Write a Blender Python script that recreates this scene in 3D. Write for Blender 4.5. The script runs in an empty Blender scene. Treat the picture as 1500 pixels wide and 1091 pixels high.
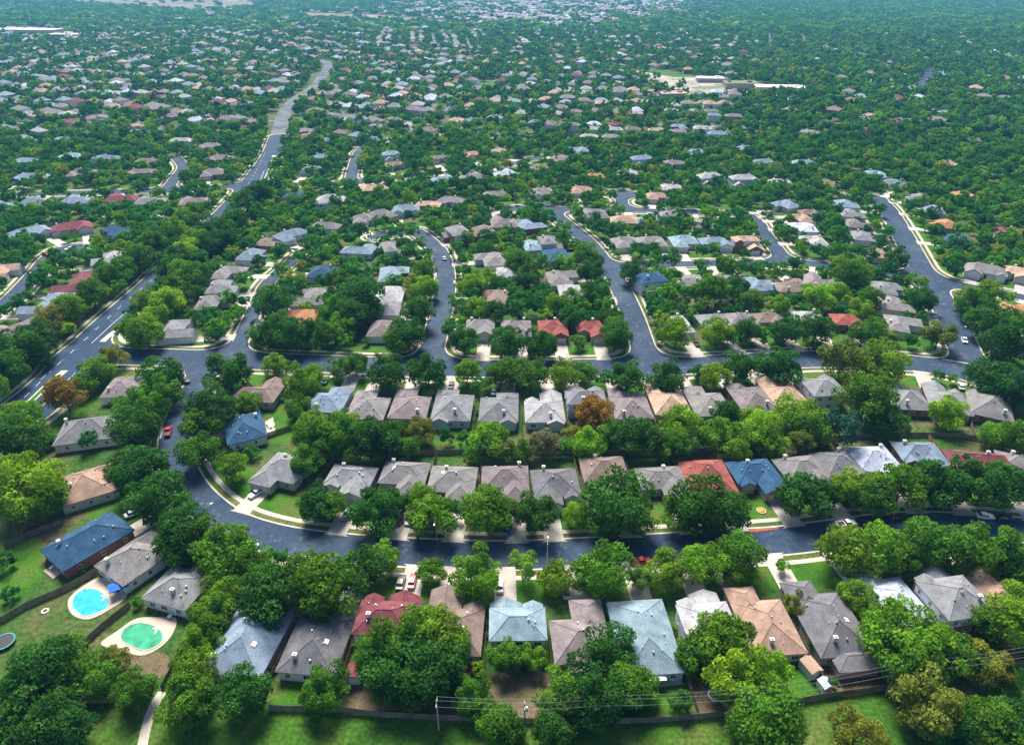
import bpy, bmesh, math, random
import numpy as np
from mathutils import Vector

# ------------------------------------------------------------------ camera, sky, sun, exposure
scene = bpy.context.scene
col = scene.collection
FOC, YH, CAM_H = 1000.0, -45.0, 128.0
TH = math.atan((545.5 - YH) / FOC)
cd = bpy.data.cameras.new('camera'); cam = bpy.data.objects.new('camera', cd); col.objects.link(cam)
cd.sensor_width = 36.0; cd.lens = 36.0 * FOC / 1500.0; cd.clip_start = 1.0; cd.clip_end = 20000.0
cam.location = (0, 0, CAM_H); cam.rotation_euler = (math.pi / 2 - TH, 0, 0)
scene.camera = cam

SUN_EL, SUN_AZ = math.radians(54), math.radians(-12)      # azimuth from +Y towards +X
sdir = Vector((math.sin(SUN_AZ) * math.cos(SUN_EL), math.cos(SUN_AZ) * math.cos(SUN_EL), math.sin(SUN_EL)))
world = bpy.data.worlds.new('World'); scene.world = world; world.use_nodes = True
wn = world.node_tree.nodes; wl = world.node_tree.links
sky = wn.new('ShaderNodeTexSky'); sky.sky_type = 'NISHITA'; sky.sun_disc = False
sky.sun_elevation = SUN_EL; sky.sun_rotation = SUN_AZ; sky.altitude = 300; sky.air_density = 1.0; sky.dust_density = 1.2; sky.ozone_density = 1.5
wl.new(sky.outputs[0], wn['Background'].inputs[0]); wn['Background'].inputs[1].default_value = 0.085
sl = bpy.data.lights.new('sun', 'SUN'); so = bpy.data.objects.new('sun', sl); col.objects.link(so)
sl.energy = 4.8; sl.angle = math.radians(26); sl.color = (1.0, 0.93, 0.82)
so.rotation_euler = (-sdir).to_track_quat('-Z', 'Y').to_euler(); so.location = (0, 0, 300)
scene.view_settings.view_transform = 'Standard'; scene.view_settings.look = 'None'
scene.view_settings.exposure = 0.90; scene.view_settings.gamma = 1.0
cy = scene.cycles
cy.use_denoising = True; cy.max_bounces = 5; cy.diffuse_bounces = 2; cy.glossy_bounces = 2; cy.transmission_bounces = 2
cy.transparent_max_bounces = 4; cy.volume_bounces = 0; cy.caustics_reflective = False; cy.caustics_refractive = False
cy.sample_clamp_indirect = 4.0

# ------------------------------------------------------------------ geometry of the place
def P(u, v, z=0.0):
    """point of the plane at height z that the photograph shows at pixel (u, v)"""
    dx = (u - 750) / FOC; dy = (v - 545.5) / FOC
    fw = math.cos(TH) - dy * math.sin(TH); dn = math.sin(TH) + dy * math.cos(TH)
    t = (CAM_H - z) / dn
    return dx * t, fw * t
def depth(x, y, z=0.0):
    return y * math.cos(TH) + (CAM_H - z) * math.sin(TH)
def pix(x, y, z=0.0):
    d = depth(x, y, z); yy = -(y * math.sin(TH) - (CAM_H - z) * math.cos(TH))
    return 750 + FOC * x / d, 545.5 + FOC * (yy) / d
rng = random.Random(7)
nrng = np.random.default_rng(11)

# ------------------------------------------------------------------ materials
MATS = {}
def mat(name, color, rough=0.85, var=0.12, scale=1.5, spec=0.3, metallic=0.0, fine=None, bump=0.0, objvar=0.0, emit=None, coat=0.0):
    if name in MATS: return MATS[name]
    m = bpy.data.materials.new(name); m.use_nodes = True
    n = m.node_tree.nodes; l = m.node_tree.links; b = n['Principled BSDF']
    b.inputs['Roughness'].default_value = rough; b.inputs['Metallic'].default_value = metallic
    b.inputs['Specular IOR Level'].default_value = spec
    if coat: b.inputs['Coat Weight'].default_value = coat
    geo = n.new('ShaderNodeNewGeometry')
    t = n.new('ShaderNodeTexNoise'); t.inputs['Scale'].default_value = scale; t.inputs['Detail'].default_value = 5
    l.new(geo.outputs['Position'], t.inputs['Vector'])
    mr = n.new('ShaderNodeMapRange'); l.new(t.outputs['Fac'], mr.inputs[0])
    mr.inputs[1].default_value = 0.3; mr.inputs[2].default_value = 0.7
    mr.inputs[3].default_value = 1 - var; mr.inputs[4].default_value = 1 + var
    val = mr.outputs[0]
    if fine:
        t2 = n.new('ShaderNodeTexNoise'); t2.inputs['Scale'].default_value = fine[0]; t2.inputs['Detail'].default_value = 2
        l.new(geo.outputs['Position'], t2.inputs['Vector'])
        m2 = n.new('ShaderNodeMapRange'); l.new(t2.outputs['Fac'], m2.inputs[0]); m2.inputs[1].default_value = 0.3; m2.inputs[2].default_value = 0.7
        m2.inputs[3].default_value = 1 - fine[1]; m2.inputs[4].default_value = 1 + fine[1]
        mu = n.new('ShaderNodeMath'); mu.operation = 'MULTIPLY'; l.new(val, mu.inputs[0]); l.new(m2.outputs[0], mu.inputs[1]); val = mu.outputs[0]
    if objvar:
        oi = n.new('ShaderNodeObjectInfo'); m3 = n.new('ShaderNodeMapRange'); l.new(oi.outputs['Random'], m3.inputs[0])
        m3.inputs[3].default_value = 1 - objvar; m3.inputs[4].default_value = 1 + objvar
        mu = n.new('ShaderNodeMath'); mu.operation = 'MULTIPLY'; l.new(val, mu.inputs[0]); l.new(m3.outputs[0], mu.inputs[1]); val = mu.outputs[0]
    vm = n.new('ShaderNodeVectorMath'); vm.operation = 'SCALE'; vm.inputs[0].default_value = color
    l.new(val, vm.inputs['Scale']); l.new(vm.outputs[0], b.inputs['Base Color'])
    if bump:
        bp = n.new('ShaderNodeBump'); bp.inputs['Strength'].default_value = bump; bp.inputs['Distance'].default_value = 0.1
        l.new(val, bp.inputs['Height']); l.new(bp.outputs[0], b.inputs['Normal'])
    MATS[name] = m
    return m

def roof_mat(name, color):
    """asphalt shingles: courses along the slope, blotchy weathering"""
    if name in MATS: return MATS[name]
    m = mat(name, color, rough=0.9, var=0.24, scale=0.45, spec=0.2, fine=(4.0, 0.28), objvar=0.10)
    n = m.node_tree.nodes; l = m.node_tree.links; b = n['Principled BSDF']
    geo = n.new('ShaderNodeNewGeometry'); sx = n.new('ShaderNodeSeparateXYZ'); l.new(geo.outputs['Position'], sx.inputs[0])
    mu = n.new('ShaderNodeMath'); mu.operation = 'MULTIPLY'; mu.inputs[1].default_value = 5.2; l.new(sx.outputs['Z'], mu.inputs[0])
    fr = n.new('ShaderNodeMath'); fr.operation = 'FRACT'; l.new(mu.outputs[0], fr.inputs[0])
    bp = n.new('ShaderNodeBump'); bp.inputs['Strength'].default_value = 0.35; bp.inputs['Distance'].default_value = 0.04
    l.new(fr.outputs[0], bp.inputs['Height']); l.new(bp.outputs[0], b.inputs['Normal'])
    return m

def mix_mat(name, cols, scale, rough=0.95, fine=None, thr=(0.42, 0.58), detail=6, stain=None):
    """ground-like material: colour ramp over noise, with a second finer noise"""
    m = bpy.data.materials.new(name); m.use_nodes = True
    n = m.node_tree.nodes; l = m.node_tree.links; b = n['Principled BSDF']; b.inputs['Roughness'].default_value = rough
    b.inputs['Specular IOR Level'].default_value = 0.15
    geo = n.new('ShaderNodeNewGeometry')
    t = n.new('ShaderNodeTexNoise'); t.inputs['Scale'].default_value = scale; t.inputs['Detail'].default_value = detail; t.inputs['Roughness'].default_value = 0.6
    l.new(geo.outputs['Position'], t.inputs['Vector'])
    r = n.new('ShaderNodeValToRGB'); l.new(t.outputs['Fac'], r.inputs[0])
    els = r.color_ramp.elements
    for i, c in enumerate(cols):
        p = thr[0] + (thr[1] - thr[0]) * i / max(1, len(cols) - 1)
        e = els[i] if i < 2 else els.new(p)
        e.position = p; e.color = (*c, 1)
    out = r.outputs[0]
    if fine:
        t2 = n.new('ShaderNodeTexNoise'); t2.inputs['Scale'].default_value = fine[0]; t2.inputs['Detail'].default_value = 4
        l.new(geo.outputs['Position'], t2.inputs['Vector'])
        m2 = n.new('ShaderNodeMapRange'); l.new(t2.outputs['Fac'], m2.inputs[0]); m2.inputs[1].default_value = 0.3; m2.inputs[2].default_value = 0.7
        m2.inputs[3].default_value = 1 - fine[1]; m2.inputs[4].default_value = 1 + fine[1]
        vm = n.new('ShaderNodeVectorMath'); vm.operation = 'SCALE'; l.new(out, vm.inputs[0]); l.new(m2.outputs[0], vm.inputs['Scale']); out = vm.outputs[0]
    if stain:
        t3 = n.new('ShaderNodeTexNoise'); t3.inputs['Scale'].default_value = 0.28; t3.inputs['Detail'].default_value = 7; t3.inputs['Roughness'].default_value = 0.75
        l.new(geo.outputs['Position'], t3.inputs['Vector'])
        m3 = n.new('ShaderNodeMapRange'); l.new(t3.outputs['Fac'], m3.inputs[0]); m3.inputs[1].default_value = 0.55; m3.inputs[2].default_value = 0.72; m3.inputs[4].default_value = 0.6
        mx = n.new('ShaderNodeMix'); mx.data_type = 'RGBA'; l.new(m3.outputs[0], mx.inputs[0]); l.new(out, mx.inputs[6]); mx.inputs[7].default_value = (*stain, 1); out = mx.outputs[2]
    l.new(out, b.inputs['Base Color'])
    MATS[name] = m
    return m

M_DRY = mix_mat('dry_field', [(0.10, 0.12, 0.05), (0.20, 0.17, 0.10), (0.30, 0.26, 0.17)], 0.008, fine=(0.08, 0.25), thr=(0.36, 0.66))
M_GROUND = mix_mat('yard_ground', [(0.030, 0.085, 0.014), (0.045, 0.10, 0.018), (0.085, 0.10, 0.035), (0.13, 0.10, 0.06)], 0.045, fine=(0.9, 0.45), thr=(0.40, 0.66))
M_FIELD = mix_mat('field_grass', [(0.024, 0.075, 0.008), (0.042, 0.115, 0.010), (0.075, 0.12, 0.022), (0.19, 0.165, 0.085)], 0.06, fine=(1.3, 0.45), thr=(0.36, 0.70))
M_LAWN = mix_mat('lawn_grass', [(0.030, 0.10, 0.008), (0.048, 0.14, 0.010), (0.085, 0.12, 0.025)], 0.09, fine=(1.6, 0.30), thr=(0.38, 0.64))
M_VERGE = mix_mat('verge_grass', [(0.05, 0.10, 0.02), (0.09, 0.12, 0.03), (0.15, 0.13, 0.06)], 0.12, fine=(1.2, 0.4), thr=(0.36, 0.64))
M_DIRT = mix_mat('bare_dirt', [(0.10, 0.075, 0.045), (0.15, 0.115, 0.075), (0.09, 0.10, 0.035)], 0.25, fine=(2.0, 0.3), thr=(0.38, 0.64))
M_PALE = mix_mat('pale_ground', [(0.27, 0.25, 0.22), (0.40, 0.37, 0.33), (0.16, 0.18, 0.10)], 0.02, fine=(0.2, 0.2))
M_ASPH = mix_mat('asphalt', [(0.024, 0.046, 0.084), (0.032, 0.056, 0.096), (0.058, 0.082, 0.118)], 0.05, rough=0.8, fine=(0.7, 0.20), thr=(0.36, 0.68), stain=(0.20, 0.22, 0.26))
M_ASPH2 = mix_mat('avenue_asphalt', [(0.018, 0.042, 0.086), (0.028, 0.056, 0.102)], 0.05, rough=0.8, fine=(0.7, 0.18), stain=(0.15, 0.17, 0.21))
M_GREYROAD = mix_mat('grey_road', [(0.085, 0.10, 0.13), (0.16, 0.165, 0.18)], 0.05, fine=(0.7, 0.12))
M_CONC = mat('concrete', (0.46, 0.42, 0.37), 0.9, 0.14, 0.35, fine=(3.0, 0.12))
M_KERB = mat('kerb_concrete', (0.52, 0.48, 0.41), 0.9, 0.16, 0.5)
M_DRIVE = mat('driveway_concrete', (0.44, 0.40, 0.36), 0.9, 0.18, 0.22, fine=(1.8, 0.10), objvar=0.12)
M_PAINT = mat('road_paint', (0.75, 0.75, 0.72), 0.7, 0.15, 2.0)
M_WHITE = mat('white_paint', (0.78, 0.78, 0.77), 0.6, 0.05, 2.0)
M_GLASS = mat('window_glass', (0.03, 0.045, 0.06), 0.08, 0.2, 1.0, spec=0.6)
M_BRICKCH = mat('chimney_siding', (0.66, 0.63, 0.58), 0.8, 0.06, 2.0)
M_METAL = mat('galvanised_metal', (0.55, 0.56, 0.58), 0.4, 0.05, 2.0, metallic=0.5)
M_DARK = mat('dark_metal', (0.03, 0.03, 0.035), 0.5, 0.05, 2.0)
M_WOOD = mat('weathered_wood', (0.17, 0.14, 0.12), 0.9, 0.25, 0.8, objvar=0.2)
M_WOOD2 = mat('stained_wood', (0.30, 0.16, 0.08), 0.9, 0.2, 0.8, objvar=0.15)
M_POLE = mat('pole_timber', (0.36, 0.33, 0.30), 0.9, 0.15, 1.0)
M_BARK = mat('bark', (0.09, 0.07, 0.05), 0.95, 0.3, 2.0)
M_TYRE = mat('tyre_rubber', (0.02, 0.02, 0.022), 0.8, 0.1, 5)
M_WATER = mat('pool_water', (0.045, 0.40, 0.58), 0.12, 0.32, 0.5, spec=0.12)
M_WATERG = mat('pool_water_green', (0.055, 0.33, 0.19), 0.12, 0.32, 0.5, spec=0.12)
M_DECK = mat('pool_deck', (0.52, 0.42, 0.34), 0.85, 0.12, 0.6, fine=(3, 0.1))
WALLS = {
    'white': mat('white_siding', (0.72, 0.72, 0.72), 0.8, 0.05, 1.0), 'cream': mat('cream_siding', (0.58, 0.53, 0.45), 0.8, 0.08, 1.0),
    'brick': mat('red_brick', (0.26, 0.11, 0.085), 0.9, 0.15, 1.2, fine=(9, 0.3)), 'tanbrick': mat('tan_brick', (0.42, 0.33, 0.25), 0.9, 0.12, 1.2, fine=(9, 0.2)),
    'stone': mat('limestone', (0.50, 0.46, 0.39), 0.9, 0.15, 1.5, fine=(6, 0.2)), 'blue': mat('pale_blue_siding', (0.50, 0.58, 0.66), 0.8, 0.06, 1.0),
}
ROOFC = {  # colour, word used for it
    'grey': ((0.20, 0.205, 0.22), 'grey'), 'taupe': ((0.205, 0.195, 0.198), 'taupe'), 'mauve': ((0.205, 0.172, 0.18), 'mauve'),
    'brown': ((0.21, 0.155, 0.135), 'brown'), 'tan': ((0.36, 0.24, 0.185), 'tan'), 'peach': ((0.42, 0.29, 0.215), 'peach'),
    'red': ((0.25, 0.075, 0.062), 'red'), 'maroon': ((0.175, 0.055, 0.065), 'maroon'), 'blue': ((0.028, 0.080, 0.155), 'deep blue'),
    'slate': ((0.18, 0.235, 0.31), 'slate-blue'), 'pale': ((0.42, 0.46, 0.58), 'pale blue'), 'dark': ((0.135, 0.135, 0.15), 'charcoal'),
    'light': ((0.33, 0.33, 0.34), 'light grey'), 'teal': ((0.21, 0.29, 0.34), 'blue-grey'), 'orange': ((0.36, 0.17, 0.09), 'orange'),
}
for k, (c, w) in ROOFC.items(): roof_mat(w.replace(' ', '_').replace('-', '_') + '_shingles', c)
def rmat(k): return MATS[ROOFC[k][1].replace(' ', '_').replace('-', '_') + '_shingles']

def leaf_mat(name, per_object):
    m = bpy.data.materials.new(name); m.use_nodes = True
    n = m.node_tree.nodes; l = m.node_tree.links
    n.remove(n['Principled BSDF'])
    oi = n.new('ShaderNodeObjectInfo'); at = n.new('ShaderNodeAttribute'); at.attribute_name = 'tone'
    if per_object:
        base = oi.outputs['Color']
    else:
        r = n.new('ShaderNodeValToRGB'); l.new(oi.outputs['Random'], r.inputs[0]); r.color_ramp.interpolation = 'LINEAR'
        stops = [(0.0, (0.020, 0.120, 0.028)), (0.35, (0.034, 0.155, 0.026)), (0.66, (0.060, 0.200, 0.020)), (0.88, (0.110, 0.260, 0.016)), (0.97, (0.19, 0.31, 0.014)), (1.0, (0.20, 0.24, 0.022))]
        for i, (p, c) in enumerate(stops):
            e = r.color_ramp.elements[i] if i < 2 else r.color_ramp.elements.new(p)
            e.position = p; e.color = (*c, 1)
        base = r.outputs[0]
    mr = n.new('ShaderNodeMapRange'); l.new(at.outputs['Fac'], mr.inputs[0]); mr.inputs[3].default_value = 0.5; mr.inputs[4].default_value = 1.95
    vm = n.new('ShaderNodeVectorMath'); vm.operation = 'SCALE'; l.new(base, vm.inputs[0]); l.new(mr.outputs[0], vm.inputs['Scale'])
    d = n.new('ShaderNodeBsdfDiffuse'); t = n.new('ShaderNodeBsdfTranslucent'); g = n.new('ShaderNodeBsdfGlossy'); g.inputs['Roughness'].default_value = 0.6
    g.inputs['Color'].default_value = (0.8, 0.85, 0.9, 1)
    l.new(vm.outputs[0], d.inputs['Color'])
    tc = n.new('ShaderNodeVectorMath'); tc.operation = 'MULTIPLY'; l.new(vm.outputs[0], tc.inputs[0]); tc.inputs[1].default_value = (1.25, 1.3, 0.5)
    l.new(tc.outputs[0], t.inputs['Color'])
    mx = n.new('ShaderNodeMixShader'); mx.inputs[0].default_value = 0.42; l.new(d.outputs[0], mx.inputs[1]); l.new(t.outputs[0], mx.inputs[2])
    m2 = n.new('ShaderNodeMixShader'); m2.inputs[0].default_value = 0.006; l.new(mx.outputs[0], m2.inputs[1]); l.new(g.outputs[0], m2.inputs[2])
    l.new(m2.outputs[0], n['Material Output'].inputs[0])
    return m
M_LEAF = leaf_mat('tree_leaves', True)
M_LEAFS = leaf_mat('woodland_leaves', False)

# ------------------------------------------------------------------ mesh helpers
class MB:
    def __init__(s): s.v = []; s.f = []
    def poly(s, pts):
        i = len(s.v); s.v += [tuple(p) for p in pts]; s.f.append(tuple(range(i, i + len(pts)))); return s
    def box(s, x0, x1, y0, y1, z0, z1):
        i = len(s.v)
        s.v += [(x0, y0, z0), (x1, y0, z0), (x1, y1, z0), (x0, y1, z0), (x0, y0, z1), (x1, y0, z1), (x1, y1, z1), (x0, y1, z1)]
        s.f += [tuple(i + k for k in q) for q in ((3, 2, 1, 0), (4, 5, 6, 7), (0, 1, 5, 4), (1, 2, 6, 5), (2, 3, 7, 6), (3, 0, 4, 7))]; return s
    def prism(s, pts, z0, z1):
        n = len(pts); i = len(s.v)
        s.v += [(p[0], p[1], z0) for p in pts] + [(p[0], p[1], z1) for p in pts]
        s.f.append(tuple(i + n + k for k in range(n))); s.f.append(tuple(i + n - 1 - k for k in range(n)))
        s.f += [(i + k, i + (k + 1) % n, i + n + (k + 1) % n, i + n + k) for k in range(n)]; return s
    def tube(s, pts, radii, seg=8, cap=True):
        pts = [Vector(p) for p in pts]; base = len(s.v)
        for k, p in enumerate(pts):
            d = (pts[min(k + 1, len(pts) - 1)] - pts[max(k - 1, 0)]).normalized()
            a = d.cross(Vector((0.31, 0.95, 0.05))).normalized(); b = d.cross(a)
            for j in range(seg):
                t = 2 * math.pi * j / seg
                s.v.append(tuple(p + (a * math.cos(t) + b * math.sin(t)) * radii[k]))
        for k in range(len(pts) - 1):
            for j in range(seg):
                j2 = (j + 1) % seg
                s.f.append((base + k * seg + j, base + k * seg + j2, base + (k + 1) * seg + j2, base + (k + 1) * seg + j))
        if cap:
            s.f.append(tuple(base + seg - 1 - j for j in range(seg))); s.f.append(tuple(base + (len(pts) - 1) * seg + j for j in range(seg)))
        return s
    def mesh(s, name, m):
        me = bpy.data.meshes.new(name); me.from_pydata(s.v, [], s.f); me.materials.append(m); me.update(); return me
    def build(s, name, m, parent=None, fix=True):
        me = s.mesh(name, m)
        if fix: recalc(me)
        return link(name, me, parent)
def recalc(me):
    bm = bmesh.new(); bm.from_mesh(me); bmesh.ops.recalc_face_normals(bm, faces=bm.faces); bm.to_mesh(me); bm.free()
def link(name, data, parent=None, loc=None, rz=0.0, scale=None):
    o = bpy.data.objects.new(name, data); col.objects.link(o)
    if parent: o.parent = parent
    if loc: o.location = loc
    if rz: o.rotation_euler = (0, 0, rz)
    if scale: o.scale = scale
    return o
def tag(o, label, cat=None, group=None, kind=None):
    o['label'] = label
    if cat: o['category'] = cat
    if group: o['group'] = group
    if kind: o['kind'] = kind
    return o
def empty(name, loc, rz=0.0):
    o = bpy.data.objects.new(name, None); col.objects.link(o); o.location = loc; o.rotation_euler = (0, 0, rz); o.empty_display_size = 0.5; return o
def smooth(me):
    for p in me.polygons: p.use_smooth = True

# ------------------------------------------------------------------ roads: signed distance field on the ground plane
def spline(pts, step=3.0):
    """Catmull-Rom through world points (x, y, width)"""
    p = [np.array(q, float) for q in pts]; p = [2 * p[0] - p[1]] + p + [2 * p[-1] - p[-2]]; out = []
    for i in range(1, len(p) - 2):
        n = max(2, int(np.linalg.norm(p[i + 1][:2] - p[i][:2]) / step))
        for k in range(n):
            t = k / n; a, b, c, d = p[i - 1], p[i], p[i + 1], p[i + 2]
            out.append(0.5 * ((2 * b) + (c - a) * t + (2 * a - 5 * b + 4 * c - d) * t * t + (3 * b - a - 3 * c + d) * t ** 3))
    out.append(p[-2]); return np.array(out)
ROADPX = {
    'curving street': ([(302, 535), (290, 560), (270, 600), (257, 640), (262, 685), (287, 728), (335, 766), (400, 788), (480, 800), (584, 808), (740, 813), (900, 806), (1050, 797), (1150, 791), (1240, 779), (1330, 769), (1420, 770), (1520, 778)], 9.6),
    'cross street': ([(120, 521), (185, 522), (308, 526), (478, 533), (592, 537), (750, 540), (911, 538), (1008, 535), (1139, 528), (1200, 526), (1320, 531), (1400, 541), (1460, 552), (1560, 575)], 12.6),
    'winding street': ([(630, 537), (633, 510), (642, 475), (651, 430), (651, 395), (643, 370), (628, 354), (606, 338), (585, 341), (550, 347)], 9.6),
    'slanting street': ([(952, 538), (941, 505), (925, 458), (905, 415), (886, 387), (861, 355), (828, 327), (800, 308), (770, 305), (735, 308)], 9.6),
    'wide street': ([(1436, 546), (1414, 515), (1389, 458), (1353, 401), (1322, 344), (1301, 309), (1284, 290)], 11.8),
    'back street': ([(893, 393), (935, 389), (991, 387), (1060, 386), (1139, 385), (1188, 387), (1285, 400), (1345, 402)], 8.6),
    'short street': ([(800, 308), (850, 306), (911, 307), (960, 309), (1025, 312), (1060, 313), (1085, 312), (1106, 322), (1122, 345), (1150, 382)], 8.4),
    'round dead end': ([(911, 307), (911, 296), (910, 287)], 8.0),
    'stub street': ([(332, 527), (348, 505), (362, 478), (376, 448), (392, 415), (425, 385), (450, 362)], 6.8),
    'side lane': ([(1362, 410), (1400, 417), (1450, 426), (1520, 440)], 9.0),
    'divided avenue': ([(-60, 660, 22), (10, 620, 21), (65, 578, 20), (110, 530, 16.5), (147, 484, 13), (190, 444, 12.5), (229, 409, 12.5), (280, 358, 13.5), (335, 308, 15), (370, 268, 17), (398, 228, 17), (408, 200, 16)], None),
    'north lane': ([(392, 269), (470, 270), (530, 267), (600, 258), (670, 251), (745, 241), (800, 228)], 9.0),
    'hook lane': ([(513, 268), (518, 245), (527, 222), (543, 211), (570, 205)], 8.5),
    'west lane': ([(-20, 286), (60, 284), (150, 282), (250, 279), (352, 272)], 9.5),
    'hook close': ([(244, 279), (256, 262), (268, 245), (258, 231)], 8.0),
    'west close': ([(112, 366), (75, 376), (55, 398), (20, 435), (-20, 465)], 9.0),
}
ROADS = {}
for k, (pts, w) in ROADPX.items():
    ROADS[k] = spline([(*P(p[0], p[1]), p[2] if w is None else w) for p in pts])
GX0, GX1, GY0, GY1, GS = -440.0, 470.0, 60.0, 700.0, 1.0
gx = np.arange(GX0, GX1 + GS, GS); gy = np.arange(GY0, GY1 + GS, GS)
def seg_sdf(poly):
    D = np.full((len(gy), len(gx)), 60.0)
    for a, b in zip(poly[:-1], poly[1:]):
        x0, x1 = sorted((a[0], b[0])); y0, y1 = sorted((a[1], b[1])); R = 45
        i0, i1 = np.searchsorted(gx, x0 - R), np.searchsorted(gx, x1 + R); j0, j1 = np.searchsorted(gy, y0 - R), np.searchsorted(gy, y1 + R)
        if i1 <= i0 or j1 <= j0: continue
        X, Y = np.meshgrid(gx[i0:i1], gy[j0:j1]); d = b[:2] - a[:2]; L = max(1e-9, float(d @ d))
        t = np.clip(((X - a[0]) * d[0] + (Y - a[1]) * d[1]) / L, 0, 1)
        dist = np.hypot(X - a[0] - t * d[0], Y - a[1] - t * d[1]) - (a[2] + (b[2] - a[2]) * t) / 2
        D[j0:j1, i0:i1] = np.minimum(D[j0:j1, i0:i1], dist)
    return D
def smin(a, b, k):
    h = np.maximum(k - np.abs(a - b), 0) / k
    return np.minimum(a, b) - h * h * k / 4
SDF = None; AVE = None
for k, poly in ROADS.items():
    d = seg_sdf(poly)
    if k == 'divided avenue': AVE = d
    SDF = d if SDF is None else smin(SDF, d, 11.0)
bx, by = P(911, 285)
XX, YY = np.meshgrid(gx, gy)
SDF = smin(SDF, np.hypot(XX - bx, YY - by) - 10.5, 4.0)
bx, by = P(100, 368)
SDF = smin(SDF, np.hypot(XX - bx, YY - by) - 10.5, 4.0)
def sdf(x, y):
    fx = (x - GX0) / GS; fy = (y - GY0) / GS
    i, j = int(math.floor(fx)), int(math.floor(fy))
    if i < 0 or j < 0 or i >= len(gx) - 1 or j >= len(gy) - 1: return 60.0
    a, b = fx - i, fy - j
    return float((SDF[j, i] * (1 - a) + SDF[j, i + 1] * a) * (1 - b) + (SDF[j + 1, i] * (1 - a) + SDF[j + 1, i + 1] * a) * b)

def band(F, lo, hi, z, name, m, skirt=0.0, mask=None):
    """sheet over lo <= F <= hi, cut along the two contours"""
    vid = {}; V = []; Fc = []
    def vert(x, y):
        k = (round(x * 500), round(y * 500))
        if k not in vid: vid[k] = len(V); V.append((x, y, z))
        return vid[k]
    c = np.stack([F[:-1, :-1], F[:-1, 1:], F[1:, 1:], F[1:, :-1]]); mn = c.min(0); mx = c.max(0)
    cells = np.argwhere((mx > lo) & (mn < hi) & (True if mask is None else mask))
    for j, i in cells:
        x, y = gx[i], gy[j]
        q = [(x, y, F[j, i]), (x + GS, y, F[j, i + 1]), (x + GS, y + GS, F[j + 1, i + 1]), (x, y + GS, F[j + 1, i])]
        if mn[j, i] >= lo and mx[j, i] <= hi:
            Fc.append(tuple(vert(p[0], p[1]) for p in q)); continue
        for tri in ((q[0], q[1], q[2]), (q[0], q[2], q[3])):
            poly = list(tri)
            for lev, sgn in ((lo, 1), (hi, -1)):
                new = []
                for a, b in zip(poly, poly[1:] + poly[:1]):
                    da, db = (a[2] - lev) * sgn, (b[2] - lev) * sgn
                    if da >= 0: new.append(a)
                    if (da >= 0) != (db >= 0):
                        t = da / (da - db); new.append(tuple(a[k] + (b[k] - a[k]) * t for k in range(3)))
                poly = new
                if len(poly) < 3: break
            if len(poly) >= 3:
                ids = [vert(p[0], p[1]) for p in poly]; ids = [a for a, b in zip(ids, ids[1:] + ids[:1]) if a != b]
                if len(set(ids)) >= 3 and len(set(ids)) == len(ids): Fc.append(tuple(ids))
    me = bpy.data.meshes.new(name); me.from_pydata(V, [], Fc); me.materials.append(m); me.update()
    if skirt:
        bm = bmesh.new(); bm.from_mesh(me)
        be = [e for e in bm.edges if len(e.link_faces) == 1]
        g = bmesh.ops.extrude_edge_only(bm, edges=be)
        for e in g['geom']:
            if isinstance(e, bmesh.types.BMVert): e.co.z -= skirt
        bm.to_mesh(me); bm.free()
    o = link(name, me); return o

def flat(name, pts, z, m, label, cat='ground'):
    b = MB(); b.poly([(p[0], p[1], z) for p in pts]); o = b.build(name, m, fix=False)
    if o.data.polygons[0].normal.z < 0: o.data.flip_normals()
    return tag(o, label, cat, kind='structure')

# ground: one sheet out to beyond the horizon of the picture
g = MB(); N = 40
for j in range(N):
    for i in range(N):
        x0, x1 = -9000 + i * 450, -9000 + (i + 1) * 450; y0, y1 = -3000 + j * 450, -3000 + (j + 1) * 450
        g.poly([(x0, y0, 0), (x1, y0, 0), (x1, y1, 0), (x0, y1, 0)])
tag(g.build('ground', M_GROUND, fix=False), 'mottled green and brown ground under the whole neighbourhood', 'ground', kind='structure')
field = [P(-80, 1030), P(200, 1034), P(240, 1040), P(395, 1040), P(640, 1052), P(870, 1058), P(1090, 1042), P(1300, 1008), P(1420, 985), P(1600, 965), P(1700, 1200), P(1500, 1400), P(0, 1400), P(-300, 1300)]
flat('field', field, 0.012, M_FIELD, 'open green field with pale bare patches along the power line', 'field')
tag(band(SDF, -60, 0.0, 0.024, 'road', M_ASPH), 'dark blue-grey asphalt streets curving between the houses', 'road', kind='structure')
tag(band(AVE, -60, -0.6, 0.030, 'avenue_surface', M_ASPH2, mask=None), 'dark asphalt of the wide divided avenue', 'road', kind='structure')
tag(band(SDF, 0.0, 0.5, 0.13, 'kerb', M_KERB, skirt=0.13), 'pale concrete kerb lining every street', 'kerb', kind='structure')
tag(band(SDF, 0.5, 2.1, 0.055, 'verge', M_VERGE, skirt=0.05), 'narrow grass verge between kerb and sidewalk', 'grass', kind='structure')
tag(band(SDF, 2.1, 3.5, 0.075, 'sidewalk', M_CONC, skirt=0.07), 'pale concrete sidewalk following the streets', 'sidewalk', kind='structure')
nearmask = (XX + YY * 0 > -1e9)[:-1, :-1]
tag(band(SDF, 3.5, 11.0, 0.018, 'lawn', M_LAWN), 'green front lawns along the streets', 'lawn', kind='structure')

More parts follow.
